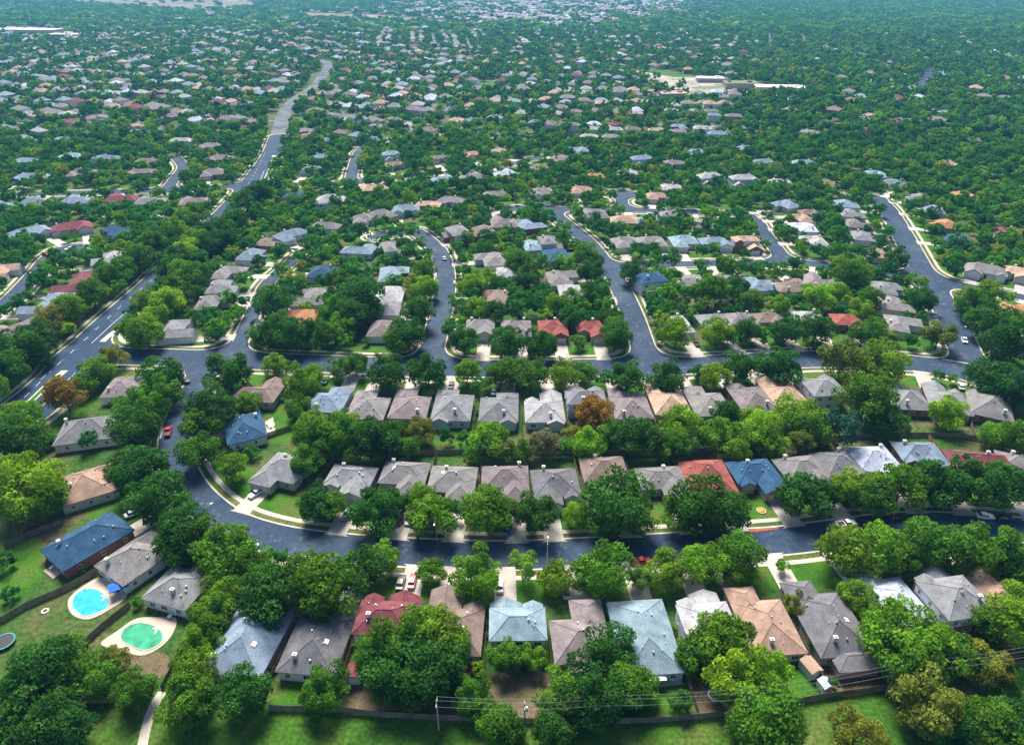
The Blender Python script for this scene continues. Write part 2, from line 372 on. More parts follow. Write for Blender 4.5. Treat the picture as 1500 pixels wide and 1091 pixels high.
def strip(name, pts, w, z, m, label, cat, dash=None, h=0.0, kind='structure'):
    """ribbon along world points"""
    p = spline([(x, y, w) for x, y in pts], 1.5); b = MB(); acc = 0.0
    L = []; R = []
    for i, q in enumerate(p):
        d = p[min(i + 1, len(p) - 1)][:2] - p[max(i - 1, 0)][:2]; d = d / np.linalg.norm(d); nrm = np.array([-d[1], d[0]])
        L.append(q[:2] + nrm * w / 2); R.append(q[:2] - nrm * w / 2)
    for i in range(len(p) - 1):
        acc += float(np.linalg.norm(p[i + 1][:2] - p[i][:2]))
        if dash and (acc % (dash[0] + dash[1])) > dash[0]: continue
        q = [R[i], R[i + 1], L[i + 1], L[i]]
        if h: b.prism([tuple(a) for a in q], 0, z)
        else: b.poly([(*a, z) for a in q])
    return tag(b.build(name, m, fix=bool(h)), label, cat, kind=kind)
def W(*pp): return [P(u, v) for u, v in pp]
# avenue markings, medians
strip('lane_line', W((236, 418), (211, 436), (170, 470), (134, 503)), 0.18, 0.036, M_PAINT, 'solid white lane line on the avenue', 'road marking')
strip('lane_dashes', W((222, 410), (180, 446), (140, 483), (100, 520), (60, 556)), 0.16, 0.036, M_PAINT, 'dashed white lane line on the avenue', 'road marking', dash=(3, 7))
strip('lane_line', W((110, 546), (80, 577), (35, 620)), 0.18, 0.036, M_PAINT, 'solid white line beside the lower median of the avenue', 'road marking')
strip('lane_dashes', W((75, 543), (40, 578), (10, 604)), 0.16, 0.036, M_PAINT, 'short dashed line beside the lower median of the avenue', 'road marking', dash=(3, 5))
strip('lane_line', W((369, 287), (382, 262), (387, 250)), 0.2, 0.036, M_PAINT, 'white line beside the upper median of the avenue', 'road marking')
strip('lane_dashes', W((340, 296), (362, 272), (378, 245), (388, 224)), 0.16, 0.036, M_PAINT, 'dashed line on the upper avenue', 'road marking', dash=(3, 6))
strip('median_kerb', W((95, 543), (70, 564), (48, 585), (24, 606)), 2.6, 0.14, M_KERB, 'concrete kerbed median splitting the lower avenue', 'median', h=1)
strip('median_planting', W((88, 549), (68, 566), (46, 587), (30, 600)), 1.5, 0.17, M_LAWN, 'planted strip on the lower avenue median', 'median', h=1)
strip('median_kerb', W((171, 484), (160, 492), (150, 501)), 2.4, 0.14, M_KERB, 'short pale median nose at the junction with the cross street', 'median', h=1)
strip('median_kerb', W((389, 266), (393, 256), (398, 244), (402, 228)), 3.4, 0.14, M_KERB, 'kerbed median of the upper avenue', 'median', h=1)
strip('median_planting', W((390, 263), (394, 254), (398, 244), (402, 230)), 2.2, 0.17, M_LAWN, 'grass on the upper avenue median', 'median', h=1)
strip('valley_gutter', W((1380, 526), (1410, 531), (1446, 538)), 1.0, 0.034, M_KERB, 'concrete gutter crossing the mouth of the wide street', 'gutter')
# far avenue continuing to the bend, paler grey than the near avenue
strip('far_avenue', W((408, 200), (412, 180), (418, 163), (430, 148), (448, 136), (463, 125), (471, 113), (480, 101), (481, 94), (470, 88)), 14, 0.02, M_GREYROAD, 'pale stretch of the avenue bending out of sight', 'road')
strip('far_road', W((1345, 139), (1352, 124), (1366, 100)), 14, 0.02, M_ASPH2, 'blue-grey road between far trees', 'road')
0 and strip('far_road', W((1100, 202), (1150, 216), (1200, 233), (1240, 256)), 7, 0.02, M_CONC, 'pale far street running past houses with steep grey roofs', 'road')
strip('footpath', W((205, 1110), (213, 1070), (222, 1040), (238, 1013)), 1.9, 0.03, M_CONC, 'narrow concrete footpath crossing the field', 'path')
flat('pale_field', W((930, 105), (985, 108), (1060, 120), (1172, 128), (1180, 138), (1110, 142), (1010, 140), (965, 130)), 0.05, M_PALE, 'bare pale school yard among the far trees', 'ground')
flat('school_lawn', W((945, 101), (1000, 107), (1020, 112), (990, 114), (950, 107)), 0.06, M_LAWN, 'green playing field beside the school yard', 'lawn')
flat('school_lawn', W((985, 140), (1030, 143), (1028, 150), (990, 148)), 0.06, M_LAWN, 'green lawn below the school yard', 'lawn')
flat('meadow', W((690, 122), (730, 118), (735, 130), (700, 137)), 0.05, M_LAWN, 'small green meadow between far trees', 'lawn')
flat('meadow', W((428, 180), (450, 165), (458, 172), (440, 190)), 0.05, M_LAWN, 'grass slope beside the far avenue', 'lawn')
flat('pale_field', W((0, 38), (60, 40), (110, 48), (112, 56), (40, 52), (0, 50)), 0.05, M_PALE, 'pale bare lot far beyond the avenue', 'ground')
flat('pale_field', W((430, 18), (560, 22), (640, 29), (740, 32), (735, 36), (560, 31), (440, 28)), 0.05, M_DRY, 'pale dry field near the skyline', 'ground')
flat('pale_field', W((60, -2), (400, -4), (430, 14), (300, 22), (180, 14), (90, 8)), 0.05, M_DRY, 'broad dry field on the skyline', 'ground')
DEVELOP = [P(480, -8), P(1060, -6), P(1000, 24), P(860, 42), P(700, 38), P(520, 16)]      # pale new estate near the skyline

# ------------------------------------------------------------------ houses
def nearest(road, x, y):
    best = None; p = ROADS[road]
    for a, b in zip(p[:-1], p[1:]):
        d = b[:2] - a[:2]; t = max(0, min(1, ((x - a[0]) * d[0] + (y - a[1]) * d[1]) / float(d @ d)))
        q = a[:2] + d * t; r = math.hypot(q[0] - x, q[1] - y)
        if best is None or r < best[0]: best = (r, q)
    return best
def hip(b, x0, x1, y0, y1, z, pitch, o=0.45, th=0.22):
    x0 -= o; x1 += o; y0 -= o; y1 += o; w, d = x1 - x0, y1 - y0; r = pitch * min(w, d) / 2; i = len(b.v)
    if w <= d: a1 = ((x0 + x1) / 2, y0 + w / 2); a2 = ((x0 + x1) / 2, y1 - w / 2)
    else: a1 = (x0 + d / 2, (y0 + y1) / 2); a2 = (x1 - d / 2, (y0 + y1) / 2)
    b.v += [(x0, y0, z), (x1, y0, z), (x1, y1, z), (x0, y1, z), (x0, y0, z + th), (x1, y0, z + th), (x1, y1, z + th), (x0, y1, z + th), (*a1, z + th + r), (*a2, z + th + r)]
    b.f += [tuple(i + k for k in q) for q in ((3, 2, 1, 0), (0, 1, 5, 4), (1, 2, 6, 5), (2, 3, 7, 6), (3, 0, 4, 7))]
    if w <= d: fs = ((4, 5, 8), (5, 6, 9, 8), (6, 7, 9), (7, 4, 8, 9))
    else: fs = ((4, 5, 9, 8), (5, 6, 9), (6, 7, 8, 9), (7, 4, 8))
    b.f += [tuple(i + k for k in q) for q in fs]
    e = [(i + 4, i + 8), (i + 8, i + 9)] + ([(i + 5, i + 8), (i + 6, i + 9), (i + 7, i + 9)] if w <= d else [(i + 5, i + 9), (i + 6, i + 9), (i + 7, i + 8)])
    return r + th, [(b.v[p], b.v[q]) for p, q in e]
def gable(b, wb, xc, w, y0, y1, z, pitch, front, o=0.4, th=0.2):
    """roof with its ridge along y; the end at y1 (front=+1) or y0 (front=-1) is a wall triangle"""
    x0, x1 = xc - w / 2 - o, xc + w / 2 + o; r = pitch * (w / 2 + o); i = len(b.v)
    ya, yb = (y0, y1 + 0.3) if front > 0 else (y0 - 0.3, y1)
    for y in (ya, yb):
        b.v += [(x0, y, z), (x0, y, z + th), (xc, y, z + th + r), (x1, y, z + th), (x1, y, z), (xc, y, z + r - 0.05)]
    for k in range(6): b.f.append((i + k, i + (k + 1) % 6, i + 6 + (k + 1) % 6, i + 6 + k))
    b.f.append((i, i + 5, i + 4, i + 3, i + 2, i + 1)); b.f.append(tuple(i + 6 + k for k in (0, 1, 2, 3, 4, 5)))
    yw = y1 if front > 0 else y0; s = -0.25 * front
    wb.prism([], 0, 0) if False else None
    j = len(wb.v); zr = z + pitch * w / 2 - 0.06
    wb.v += [(xc - w / 2, yw, z - 0.05), (xc + w / 2, yw, z - 0.05), (xc, yw, zr), (xc - w / 2, yw + s, z - 0.05), (xc + w / 2, yw + s, z - 0.05), (xc, yw + s, zr)]
    wb.f += [tuple(j + k for k in q) for q in ((0, 1, 2), (5, 4, 3), (0, 3, 4, 1), (1, 4, 5, 2), (2, 5, 3, 0))]
    return r + th, [((xc, ya, z + th + r), (xc, yb, z + th + r))]
def unit_mesh(name, m, fn):
    b = MB(); fn(b); me = b.mesh(name, m); recalc(me); return me
# window of unit size 1 x 1 in the xz plane facing +y
def f_frame(b):
    t = 0.09
    for a in ((-0.5, 0.5, -0.5, -0.5 + t), (-0.5, 0.5, 0.5 - t, 0.5), (-0.5, -0.5 + t, -0.5 + t, 0.5 - t), (0.5 - t, 0.5, -0.5 + t, 0.5 - t), (-0.03, 0.03, -0.5 + t, 0.5 - t)):
        b.box(a[0], a[1], -0.02, 0.07, a[2], a[3])
ME_FRAME = unit_mesh('window', M_WHITE, f_frame)
ME_PANE = unit_mesh('pane', M_GLASS, lambda b: b.box(-0.46, 0.46, -0.015, 0.03, -0.46, 0.46))
def f_gar(b):
    b.box(-0.5, 0.5, -0.02, 0.05, 0, 1)
    for k in range(4): b.box(-0.48, 0.48, 0.05, 0.075, 0.02 + k * 0.25, 0.23 + k * 0.25)
ME_GARAGE = unit_mesh('garage_door', mat('garage_paint', (0.62, 0.60, 0.56), 0.6, 0.05, 1.0, objvar=0.15), f_gar)
ME_DOOR = unit_mesh('front_door', mat('door_paint', (0.14, 0.05, 0.035), 0.5, 0.1, 1.0, objvar=0.5), lambda b: (b.box(-0.5, 0.5, -0.02, 0.05, 0, 1), b.box(-0.36, 0.36, 0.05, 0.07, 0.55, 0.92), b.box(-0.36, 0.36, 0.05, 0.07, 0.08, 0.46)))
def f_chim(b):
    b.box(-0.42, 0.42, -0.34, 0.34, -2.2, 0.75); b.box(-0.5, 0.5, -0.42, 0.42, 0.75, 0.88); b.box(-0.18, 0.18, -0.16, 0.16, 0.88, 1.12)
ME_CHIM = unit_mesh('chimney', M_BRICKCH, f_chim)
def f_vent(b):
    b.tube([(0, 0, -0.3), (0, 0, 0.28)], [0.13, 0.13], 8); b.tube([(0, 0, 0.28), (0, 0, 0.5)], [0.26, 0.12], 8)
ME_VENT = unit_mesh('roof_vent', M_METAL, f_vent)
ME_PIPE = unit_mesh('vent_pipe', M_WHITE, lambda b: b.tube([(0, 0, -0.3), (0, 0, 0.45)], [0.09, 0.09], 6))
ME_SKY = unit_mesh('skylight', M_WHITE, lambda b: (b.box(-0.5, 0.5, -0.6, 0.6, -0.1, 0.14), b.box(-0.42, 0.42, -0.52, 0.52, 0.14, 0.2)))

HOUSES = []     # footprints for trees: x, y, cos, sin, half w, half d
def footprint(x, y, a, w, d): HOUSES.append((x, y, math.cos(a), math.sin(a), w / 2, d / 2))
def house_gap(x, y):
    """distance to the nearest house footprint (negative inside)"""
    m = 1e9
    for (hx, hy, c, s, w, d) in HOUSES:
        dx, dy = x - hx, y - hy
        if abs(dx) > 45 or abs(dy) > 45: continue
        u, v = abs(dx * c + dy * s) - w, abs(-dx * s + dy * c) - d
        g_ = math.hypot(max(u, 0), max(v, 0)) + min(max(u, v), 0)
        if g_ < m: m = g_
    return m
DRIVES = []
def make_house(x, y, rz, w, d, roof, wall, st, style, lod, seed, bits='', garage=True):
    """local +y faces the street"""
    r = random.Random(seed)
    root = empty('house', (x, y, 0), rz)
    H = 2.9 if st == 1 else 5.6
    pitch = r.uniform(0.46, 0.56); wb, rb = MB(), MB(); caps = []
    wing = 'L' in style or 'R' in style; gar = None
    pd = r.uniform(3.0, 5.6) if wing else 0.0
    y0, y1 = -d / 2, d / 2 - pd
    wb.box(-w / 2, w / 2, y0, y1, 0, H)
    rise, e = hip(rb, -w / 2, w / 2, y0, y1, H, pitch); caps += e
    zone = [(-w / 2, w / 2, y0, y1, H)]
    sx = -1 if 'L' in style else 1
    if wing:
        ww = min(w * 0.56, 7.0); xc = sx * (w / 2 - ww / 2); hw = 2.75 if st == 2 else H - 0.02
        wb.box(xc - ww / 2, xc + ww / 2, y1, d / 2, 0, hw)
        if 'H' in style: r2, e2 = hip(rb, xc - ww / 2, xc + ww / 2, y1 - ww * 0.75, d / 2, hw + 0.012, pitch)
        else: r2, e2 = gable(rb, wb, xc, ww, y1 - (ww * 0.62 if st == 1 else 0.0), d / 2, hw + 0.012, pitch, 1)
        caps += e2; gar = (xc, d / 2, ww)
    else: gar = (sx * (w / 2 - 3.4), y1, 6.0)
    if 'T' in style:        # second small front gable
        xc = -sx * (w / 2 - 2.3); wb.box(xc - 1.9, xc + 1.9, y1, y1 + 1.1, 0, H - 0.03)
        r2, e2 = gable(rb, wb, xc, 3.8, y1 - 2.6, y1 + 1.1, H + 0.02, pitch, 1); caps += e2
    if 'B' in style:        # rear gable
        xc = sx * (w / 2 - 2.8); wb.box(xc - 2.4, xc + 2.4, y0 - 1.2, y0, 0, H - 0.035)
        r2, e2 = gable(rb, wb, xc, 4.8, y0 - 1.2, y0 + 3.2, H + 0.016, pitch, -1); caps += e2
    if 'P' in style:        # low rear porch roof
        rb.box(-w * 0.3, w * 0.15, y0 - 3.0, y0 - 0.46, 2.45, 2.6)
        for px_ in (-w * 0.29, w * 0.14): wb.box(px_ - 0.08, px_ + 0.08, y0 - 2.9, y0 - 2.74, 0, 2.45)
    if 'U' in style:        # one-storey rear extension under its own hip
        wb.box(-w * 0.30, w * 0.42, y0 - 3.4, y0, 0, 2.6); r2, e2 = hip(rb, -w * 0.30, w * 0.42, y0 - 3.4, y0 + 2.0, 2.6, 0.3); caps += e2
    wo = wb.build('wall', WALLS[wall], root)
    if st == 2 and wall == 'brick':
        ub = MB(); ub.box(-w / 2 - 0.03, w / 2 + 0.03, y0 - 0.03, y1 + 0.03, 2.85, H - 0.01); ub.build('upper_siding', WALLS['white'], root)
    ro = rb.build('roof', rmat(roof), root)
    if lod >= 2:
        cb = MB()
        for a, b_ in caps:
            a, b_ = Vector(a), Vector(b_)
            if (b_ - a).length > 0.4: cb.tube([a, b_], [0.085, 0.085], 5, True)
        cb.build('ridge_cap', rmat(roof), ro)
    def zroof(px_, py_):
        o = 0.45; return H + 0.22 + pitch * min(px_ + w / 2 + o, w / 2 + o - px_, py_ - y0 + o, y1 + o - py_)
    if lod >= 1 or r.random() < 0.6:
        if 'n' not in bits:
            cx = r.choice((-1, 1)) * w * r.uniform(0.10, 0.34); cyy = y0 + r.uniform(0.8, 3.2)
            link('chimney', ME_CHIM, ro, (cx, cyy, max(zroof(cx, cyy) + 0.25, H + rise - 1.6)), 0, (1, 1, 1))
    if lod >= 1:
        for k in range(r.randint(2, 4)):
            vx, vy = r.uniform(-w * 0.36, w * 0.36), r.uniform(y0 + 1.5, y1 - 1.5); link('roof_vent', ME_VENT, ro, (vx, vy, zroof(vx, vy)))
    if lod >= 2:
        for k in range(r.randint(3, 6)):
            vx, vy = r.uniform(-w * 0.38, w * 0.38), r.uniform(y0 + 1.5, y1 - 1.5); link('vent_pipe', ME_PIPE, ro, (vx, vy, zroof(vx, vy)))
        if 's' in bits:
            vx, vy = w * 0.22, y0 + d * 0.35; sk = link('skylight', ME_SKY, ro, (vx, vy, zroof(vx, vy)))
            sk.rotation_euler = (0, math.atan(pitch), 0)
    def window(px_, py_, pz, ang, ww_, hh):
        if st == 2 and wall == 'brick' and pz > 3: px_ -= 0.035 * math.sin(ang); py_ += 0.035 * math.cos(ang)
        f = link('window', ME_FRAME, root, (px_, py_, pz), ang, (ww_, 1, hh))
        link('pane', ME_PANE, f)
    if lod >= 1:
        floors = (1.55,) if st == 1 else (1.5, 4.3)
        for zf in floors:
            n = 3 if w > 10.5 else 2
            for k in range(n):      # rear wall
                if lod < 2 and k == 1: continue
                window(-w / 2 + w * (k + 0.5) / n + r.uniform(-0.4, 0.4), y0, zf, math.pi, r.choice((1.1, 1.5, 1.9)), 1.35)
            if lod >= 2:
                for k in range(2 if d < 15 else 3):
                    yy = y0 + (y1 - y0) * (k + 0.6) / (2 if d < 15 else 3)
                    window(w / 2, yy, zf, -math.pi / 2, 0.95, 1.25); window(-w / 2, yy, zf, math.pi / 2, 0.95, 1.25)
            xf = -sx * w * 0.25
            if not (st == 1 and 'T' in style): window(xf - 0.9, y1, zf, 0, 1.3, 1.35)
            if st == 2 and zf > 3: window(xf + 1.6, y1, zf, 0, 1.1, 1.3)
        if garage: link('garage_door', ME_GARAGE, root, (gar[0], gar[1], 0.02), 0, (4.7, 1, 2.2))
        link('front_door', ME_DOOR, root, (-sx * 0.35, y1, 0.1), 0, (1.0, 1, 2.1))
    footprint(x, y, rz, w, d)
    if garage:
        c, s = math.cos(rz), math.sin(rz); gx_, gy_ = x + gar[0] * c - gar[1] * s, y + gar[0] * s + gar[1] * c
        L = 0.0
        while L < 26 and sdf(gx_ - s * L, gy_ + c * L) > -0.05: L += 0.25
        if 2.5 < L < 26: DRIVES.append((gx_, gy_, rz, L, root))
    return root

# rows: street they face, phrase, where the count starts, houses (px, py, width, depth, roof, wall, storeys, style, bits[, turn in degrees])
ROWS = [
 ('curving street', 'backing onto the power line', 'power-line', 'from the pools', 2, [
  (364, 931, 12.5, 17, 'slate', 'cream', 1, 'dh', 's'), (468, 926, 11.5, 18, 'dark', 'white', 1, 'dRH', 's'),
  (567, 889, 11.6, 12.5, 'maroon', 'white', 2, 'dRT', ''), (666, 905, 11.8, 16.5, 'brown', 'cream', 1, 'dLT', 'n'),
  (758, 898, 11.2, 11.5, 'teal', 'blue', 2, 'dLT', 'n'), (848, 918, 11.4, 15.5, 'mauve', 'cream', 1, 'dRHP', 'n'),
  (944, 926, 11.8, 18, 'teal', 'blue', 1, 'dh', 'n'), (1032, 890, 10.5, 13.5, 'light', 'white', 2, 'dRT', 'n'),
  (1120, 902, 10.8, 17.5, 'tan', 'cream', 1, 'dLH', ''), (1212, 898, 11.6, 19.5, 'dark', 'tanbrick', 1, 'dLHU', 's'),
  (1303, 868, 11.4, 15.5, 'pale', 'white', 1, 'dLH', ''), (1392, 858, 11.2, 15, 'grey', 'brick', 2, 'dRT', ''),
  (1468, 858, 11, 15, 'tan', 'stone', 1, 'dLH', '')]),
 ('curving street', 'beside the swimming pools', 'pool-side', 'from the red trampoline', 2, [
  (127, 786, 11.5, 17, 'blue', 'brick', 1, 'dh', '', 8), (203, 808, 11.5, 15.5, 'taupe', 'white', 1, 'dLH', '', 4), (270, 845, 11.4, 14.5, 'grey', 'white', 1, 'dRH', '', 6)]),
 ('curving street', 'across the bend from the avenue', 'bend', 'from the cross street', 2, [
  (188, 562, 13, 14, 'mauve', 'white', 1, 'dLH', ''), (138, 624, 13, 20, 'grey', 'white', 1, 'dRH', ''), (135, 702, 13.5, 16, 'tan', 'stone', 1, 'dLT', '')]),
 ('curving street', 'inside the curving street', 'inner-row', 'from the bend', 2, [
  (412, 686, 11.5, 13.5, 'grey', 'stone', 1, 'dRH', '', 14), (510, 700, 12, 12.5, 'grey', 'white', 1, 'dLT', ''), (590, 696, 12, 13.5, 'taupe', 'cream', 1, 'dLH', 's'),
  (662, 703, 12, 13.5, 'taupe', 'tanbrick', 1, 'dLH', 's'), (740, 704, 12, 14.5, 'mauve', 'cream', 1, 'dLH', ''), (815, 709, 11.8, 14.5, 'dark', 'white', 1, 'dRT', ''),
  (887, 690, 11.8, 14.5, 'brown', 'cream', 1, 'dLH', ''), (972, 703, 12, 13, 'taupe', 'cream', 1, 'dLH', ''), (1038, 696, 12, 15, 'red', 'brick', 1, 'dLH', 'n'),
  (1110, 694, 12, 14, 'blue', 'tanbrick', 1, 'dLT', ''), (1180, 688, 11.8, 13.5, 'taupe', 'white', 1, 'dLH', ''), (1236, 682, 11, 15, 'dark', 'white', 1, 'dLH', ''),
  (1285, 674, 11.8, 14.5, 'pale', 'white', 1, 'dLH', ''), (1352, 664, 11.8, 13, 'slate', 'brick', 1, 'dLT', ''), (1442, 676, 17, 11, 'maroon', 'cream', 1, 'wLT', ''), (1500, 682, 11, 13, 'taupe', 'cream', 1, 'dLH', '')]),
 ('cross street', 'facing the cross street', 'cross-street', 'from the bend', 2, [
  (378, 569, 14, 12.5, 'brown', 'tanbrick', 1, 'wRT', 'n'), (480, 581, 11.8, 14.5, 'slate', 'blue', 1, 'dRH', ''), (541, 589, 11.4, 16.0, 'taupe', 'white', 1, 'dLH', 'n'),
  (602, 587, 11.2, 17.0, 'mauve', 'white', 1, 'dLH', ''), (664, 589, 11.6, 17.5, 'grey', 'blue', 1, 'dLHB', ''), (731, 592, 11.4, 16.0, 'grey', 'blue', 1, 'dRHB', ''),
  (797, 593, 11.6, 16.0, 'light', 'blue', 1, 'dRTB', ''), (857, 572, 11.6, 12.5, 'grey', 'blue', 2, 'dLT', ''), (923, 588, 11.2, 16.5, 'mauve', 'white', 1, 'dLT', ''),
  (978, 581, 10.8, 17.0, 'peach', 'cream', 1, 'dLT', 'n'), (1036, 583, 11.2, 17.0, 'taupe', 'cream', 1, 'dLH', ''), (1100, 577, 11.2, 17.0, 'mauve', 'brick', 1, 'dLH', ''),
  (1145, 569, 10.6, 14.5, 'peach', 'cream', 1, 'dLT', 'n'), (1204, 559, 10.8, 13.5, 'grey', 'white', 2, 'dLT', 'n'), (1266, 557, 10.8, 14.5, 'taupe', 'white', 1, 'dRT', 'n'),
  (1325, 575, 11.2, 17.0, 'grey', 'brick', 1, 'dLH', ''), (1388, 581, 11.2, 16.5, 'grey', 'brick', 1, 'dLT', 'n'), (1450, 588, 11.4, 17.0, 'taupe', 'brick', 1, 'dRT', '')]),
 ('curving street', 'on the corner inside the bend', 'corner', 'from the bend', 2, [(357, 622, 15, 11, 'blue', 'white', 1, 'wh', '')]),
 ('cross street', 'in the four-roof row', 'four-roof', 'from the winding street', 2, [
  (703, 476, 11, 13.5, 'taupe', 'cream', 1, 'dLT', ''), (756, 478, 11.4, 14, 'mauve', 'tanbrick', 1, 'dLH', ''), (810, 478, 11, 14, 'red', 'brick', 1, 'dLT', ''), (866, 479, 11, 14, 'red', 'tanbrick', 1, 'dLT', '')]),
 ('cross street', 'behind cross-street front trees', 'tree-fronted', 'from the slanting street', 1, [
  (990, 472, 10.5, 14, 'light', 'white', 1, 'dLH', ''), (1047, 469, 11, 14, 'grey', 'cream', 1, 'dLH', ''), (1087, 467, 10.5, 14, 'taupe', 'cream', 1, 'dLH', ''),
  (1130, 466, 11, 13, 'brown', 'cream', 1, 'dLH', ''), (1187, 465, 11, 14, 'light', 'white', 1, 'dLH', ''), (1243, 468, 10.5, 13, 'red', 'brick', 1, 'dLH', 'n')]),
 ('wide street', 'stepped along the wide street', 'stepped', 'from the cross street', 1, [
  (1325, 472, 13, 12.5, 'taupe', 'white', 1, 'wLH', ''), (1313, 442, 12.5, 12, 'taupe', 'cream', 1, 'wRH', ''), (1300, 420, 12.5, 12, 'grey', 'cream', 1, 'wLH', ''),
  (1289, 369, 11, 12, 'tan', 'white', 1, 'wRH', ''), (1268, 344, 12.5, 12, 'grey', 'white', 1, 'wRT', ''), (1258, 326, 12.5, 12, 'mauve', 'cream', 1, 'wRH', ''), (1249, 311, 12, 12, 'grey', 'cream', 1, 'wRH', ''), (1241, 297, 12, 12, 'slate', 'white', 1, 'wRH', '')]),
 ('wide street', 'across the wide street', 'roof-line', 'from the side lane', 1, [
  (1400, 347, 12, 12, 'blue', 'white', 1, 'wLH', 'n'), (1381, 326, 12, 12, 'orange', 'tanbrick', 1, 'wLH', ''), (1364, 305, 11.5, 12, 'slate', 'white', 1, 'wLH', ''), (1344, 287, 11.5, 12, 'grey', 'white', 1, 'wLH', ''), (1308, 267, 11.5, 12, 'slate', 'cream', 1, 'wLH', ''), (1282, 254, 11.5, 12, 'teal', 'cream', 1, 'wLH', '')]),
 ('side lane', 'on the side lane', 'side-lane', 'from the wide street', 1, [
  (1445, 394, 15, 12, 'taupe', 'white', 1, 'wRT', ''), (1492, 397, 11, 12, 'peach', 'cream', 1, 'wLT', ''), (1490, 452, 12, 12, 'orange', 'cream', 1, 'wRT', 'n'), (1492, 497, 13, 12, 'slate', 'cream', 1, 'wRT', '')]),
 ('back street', 'backing onto the tree-fronted row', 'back-street', 'from the slanting street', 1, [
  (952, 404, 11.5, 10, 'blue', 'white', 2, 'wh', ''), (1010, 408, 11.5, 11, 'taupe', 'cream', 1, 'dRH', ''), (1057, 409, 11.5, 11, 'taupe', 'cream', 1, 'dRH', ''), (1113, 413, 11, 13.5, 'slate', 'white', 1, 'dLH', ''), (1158, 415, 12.5, 13, 'brown', 'white', 1, 'dRH', ''), (1203, 411, 12.5, 13, 'mauve', 'tanbrick', 1, 'dLT', '')]),
 ('back street', 'past the back street', 'far-side', 'from the slanting street', 1, [
  (917, 353, 11.5, 13, 'taupe', 'white', 1, 'dRH', ''), (955, 352, 12, 13, 'taupe', 'cream', 1, 'dLH', ''), (1003, 352, 12, 14, 'teal', 'white', 1, 'dRH', ''), (1048, 353, 13, 12, 'slate', 'white', 1, 'dLT', ''), (1095, 350, 11.5, 10.5, 'peach', 'brick', 2, 'wLT', '')]),
 ('short street', 'by the round dead end', 'short-street', 'from the slanting street', 1, [
  (871, 311, 14, 14, 'taupe', 'cream', 1, 'dLH', ''), (914, 319, 13, 12, 'peach', 'tanbrick', 1, 'dRH', 'n'), (948, 319, 12, 11, 'teal', 'white', 1, 'dRH', ''), (985, 311, 12, 11, 'taupe', 'cream', 1, 'dRH', ''), (1030, 325, 10, 14, 'mauve', 'cream', 1, 'dLH', ''), (852, 277, 12, 12, 'tan', 'white', 1, 'dRH', ''), (794, 280, 13, 14, 'taupe', 'white', 1, 'dRT', ''), (871, 257, 12, 10, 'orange', 'cream', 1, 'dRH', ''), (962, 286, 11, 11, 'tan', 'cream', 1, 'dRH', ''), (982, 273, 12, 11, 'light', 'cream', 1, 'dRH', ''), (919, 252, 12, 11, 'light', 'cream', 1, 'dRH', '')]),
 ('short street', 'by the short street curve', 'curve', 'from the back street', 1, [
  (1191, 351, 12.5, 12, 'light', 'white', 1, 'dRH', ''), (1177, 331, 12, 12, 'pale', 'white', 1, 'dRH', ''), (1172, 318, 11, 11, 'tan', 'cream', 1, 'dRH', ''), (1190, 312, 14, 10, 'brown', 'cream', 1, 'dRH', ''), (1151, 298, 12, 12, 'slate', 'cream', 1, 'dRH', '')]),
 ('slanting street', 'along the slanting street', 'slanting-street', 'from the cross street', 1, [
  (843, 424, 12, 13, 'light', 'cream', 1, 'wRH', ''), (825, 405, 14, 13, 'taupe', 'white', 1, 'wLT', ''), (815, 372, 14, 11, 'blue', 'cream', 1, 'wh', 'n'), (806, 349, 10, 10, 'taupe', 'cream', 2, 'wRT', ''), (784, 357, 12, 11, 'teal', 'cream', 1, 'wRH', ''), (777, 326, 13, 13, 'slate', 'brick', 1, 'dRH', ''), (739, 324, 13, 14, 'mauve', 'cream', 1, 'dLT', '')]),
 ('winding street', 'outside the winding street', 'winding-street', 'from the cross street', 1, [
  (723, 434, 14, 11, 'brown', 'cream', 1, 'wRH', ''), (738, 397, 11, 11, 'light', 'white', 1, 'wLH', ''), (718, 378, 14, 13, 'taupe', 'white', 1, 'wRH', ''), (705, 336, 12, 12, 'brown', 'brick', 1, 'wLH', ''), (667, 336, 12.5, 12, 'taupe', 'brick', 2, 'wRT', '')]),
 ('winding street', 'inside the winding street bend', 'inner-bend', 'from the cross street', 1, [
  (562, 478, 12, 10, 'mauve', 'white', 1, 'wh', 'n'), (568, 449, 11, 9, 'grey', 'cream', 1, 'wh', 'n'), (571, 428, 14.5, 10.5, 'light', 'cream', 1, 'wh', 'n'), (577, 399, 14.5, 12, 'teal', 'brick', 1, 'wLH', 'n'), (577, 358, 12, 10, 'taupe', 'white', 2, 'wRT', 'n'), (526, 362, 14, 12, 'slate', 'blue', 1, 'dRH', 'n')]),
 ('winding street', 'heading the winding street', 'street-head', 'from the dead end', 1, [
  (531, 320, 11, 13, 'taupe', 'white', 1, 'dRH', ''), (557, 313, 14, 13, 'taupe', 'tanbrick', 1, 'dLH', ''), (594, 305, 14, 12, 'slate', 'white', 1, 'dRT', ''), (626, 299, 13, 11, 'peach', 'cream', 1, 'dLH', ''), (660, 292, 14, 11, 'taupe', 'white', 1, 'dRH', ''), (726, 284, 14, 11, 'taupe', 'cream', 1, 'dRH', '')]),
 ('stub street', 'between stub street and avenue', 'stub-street', 'from the cross street', 1, [
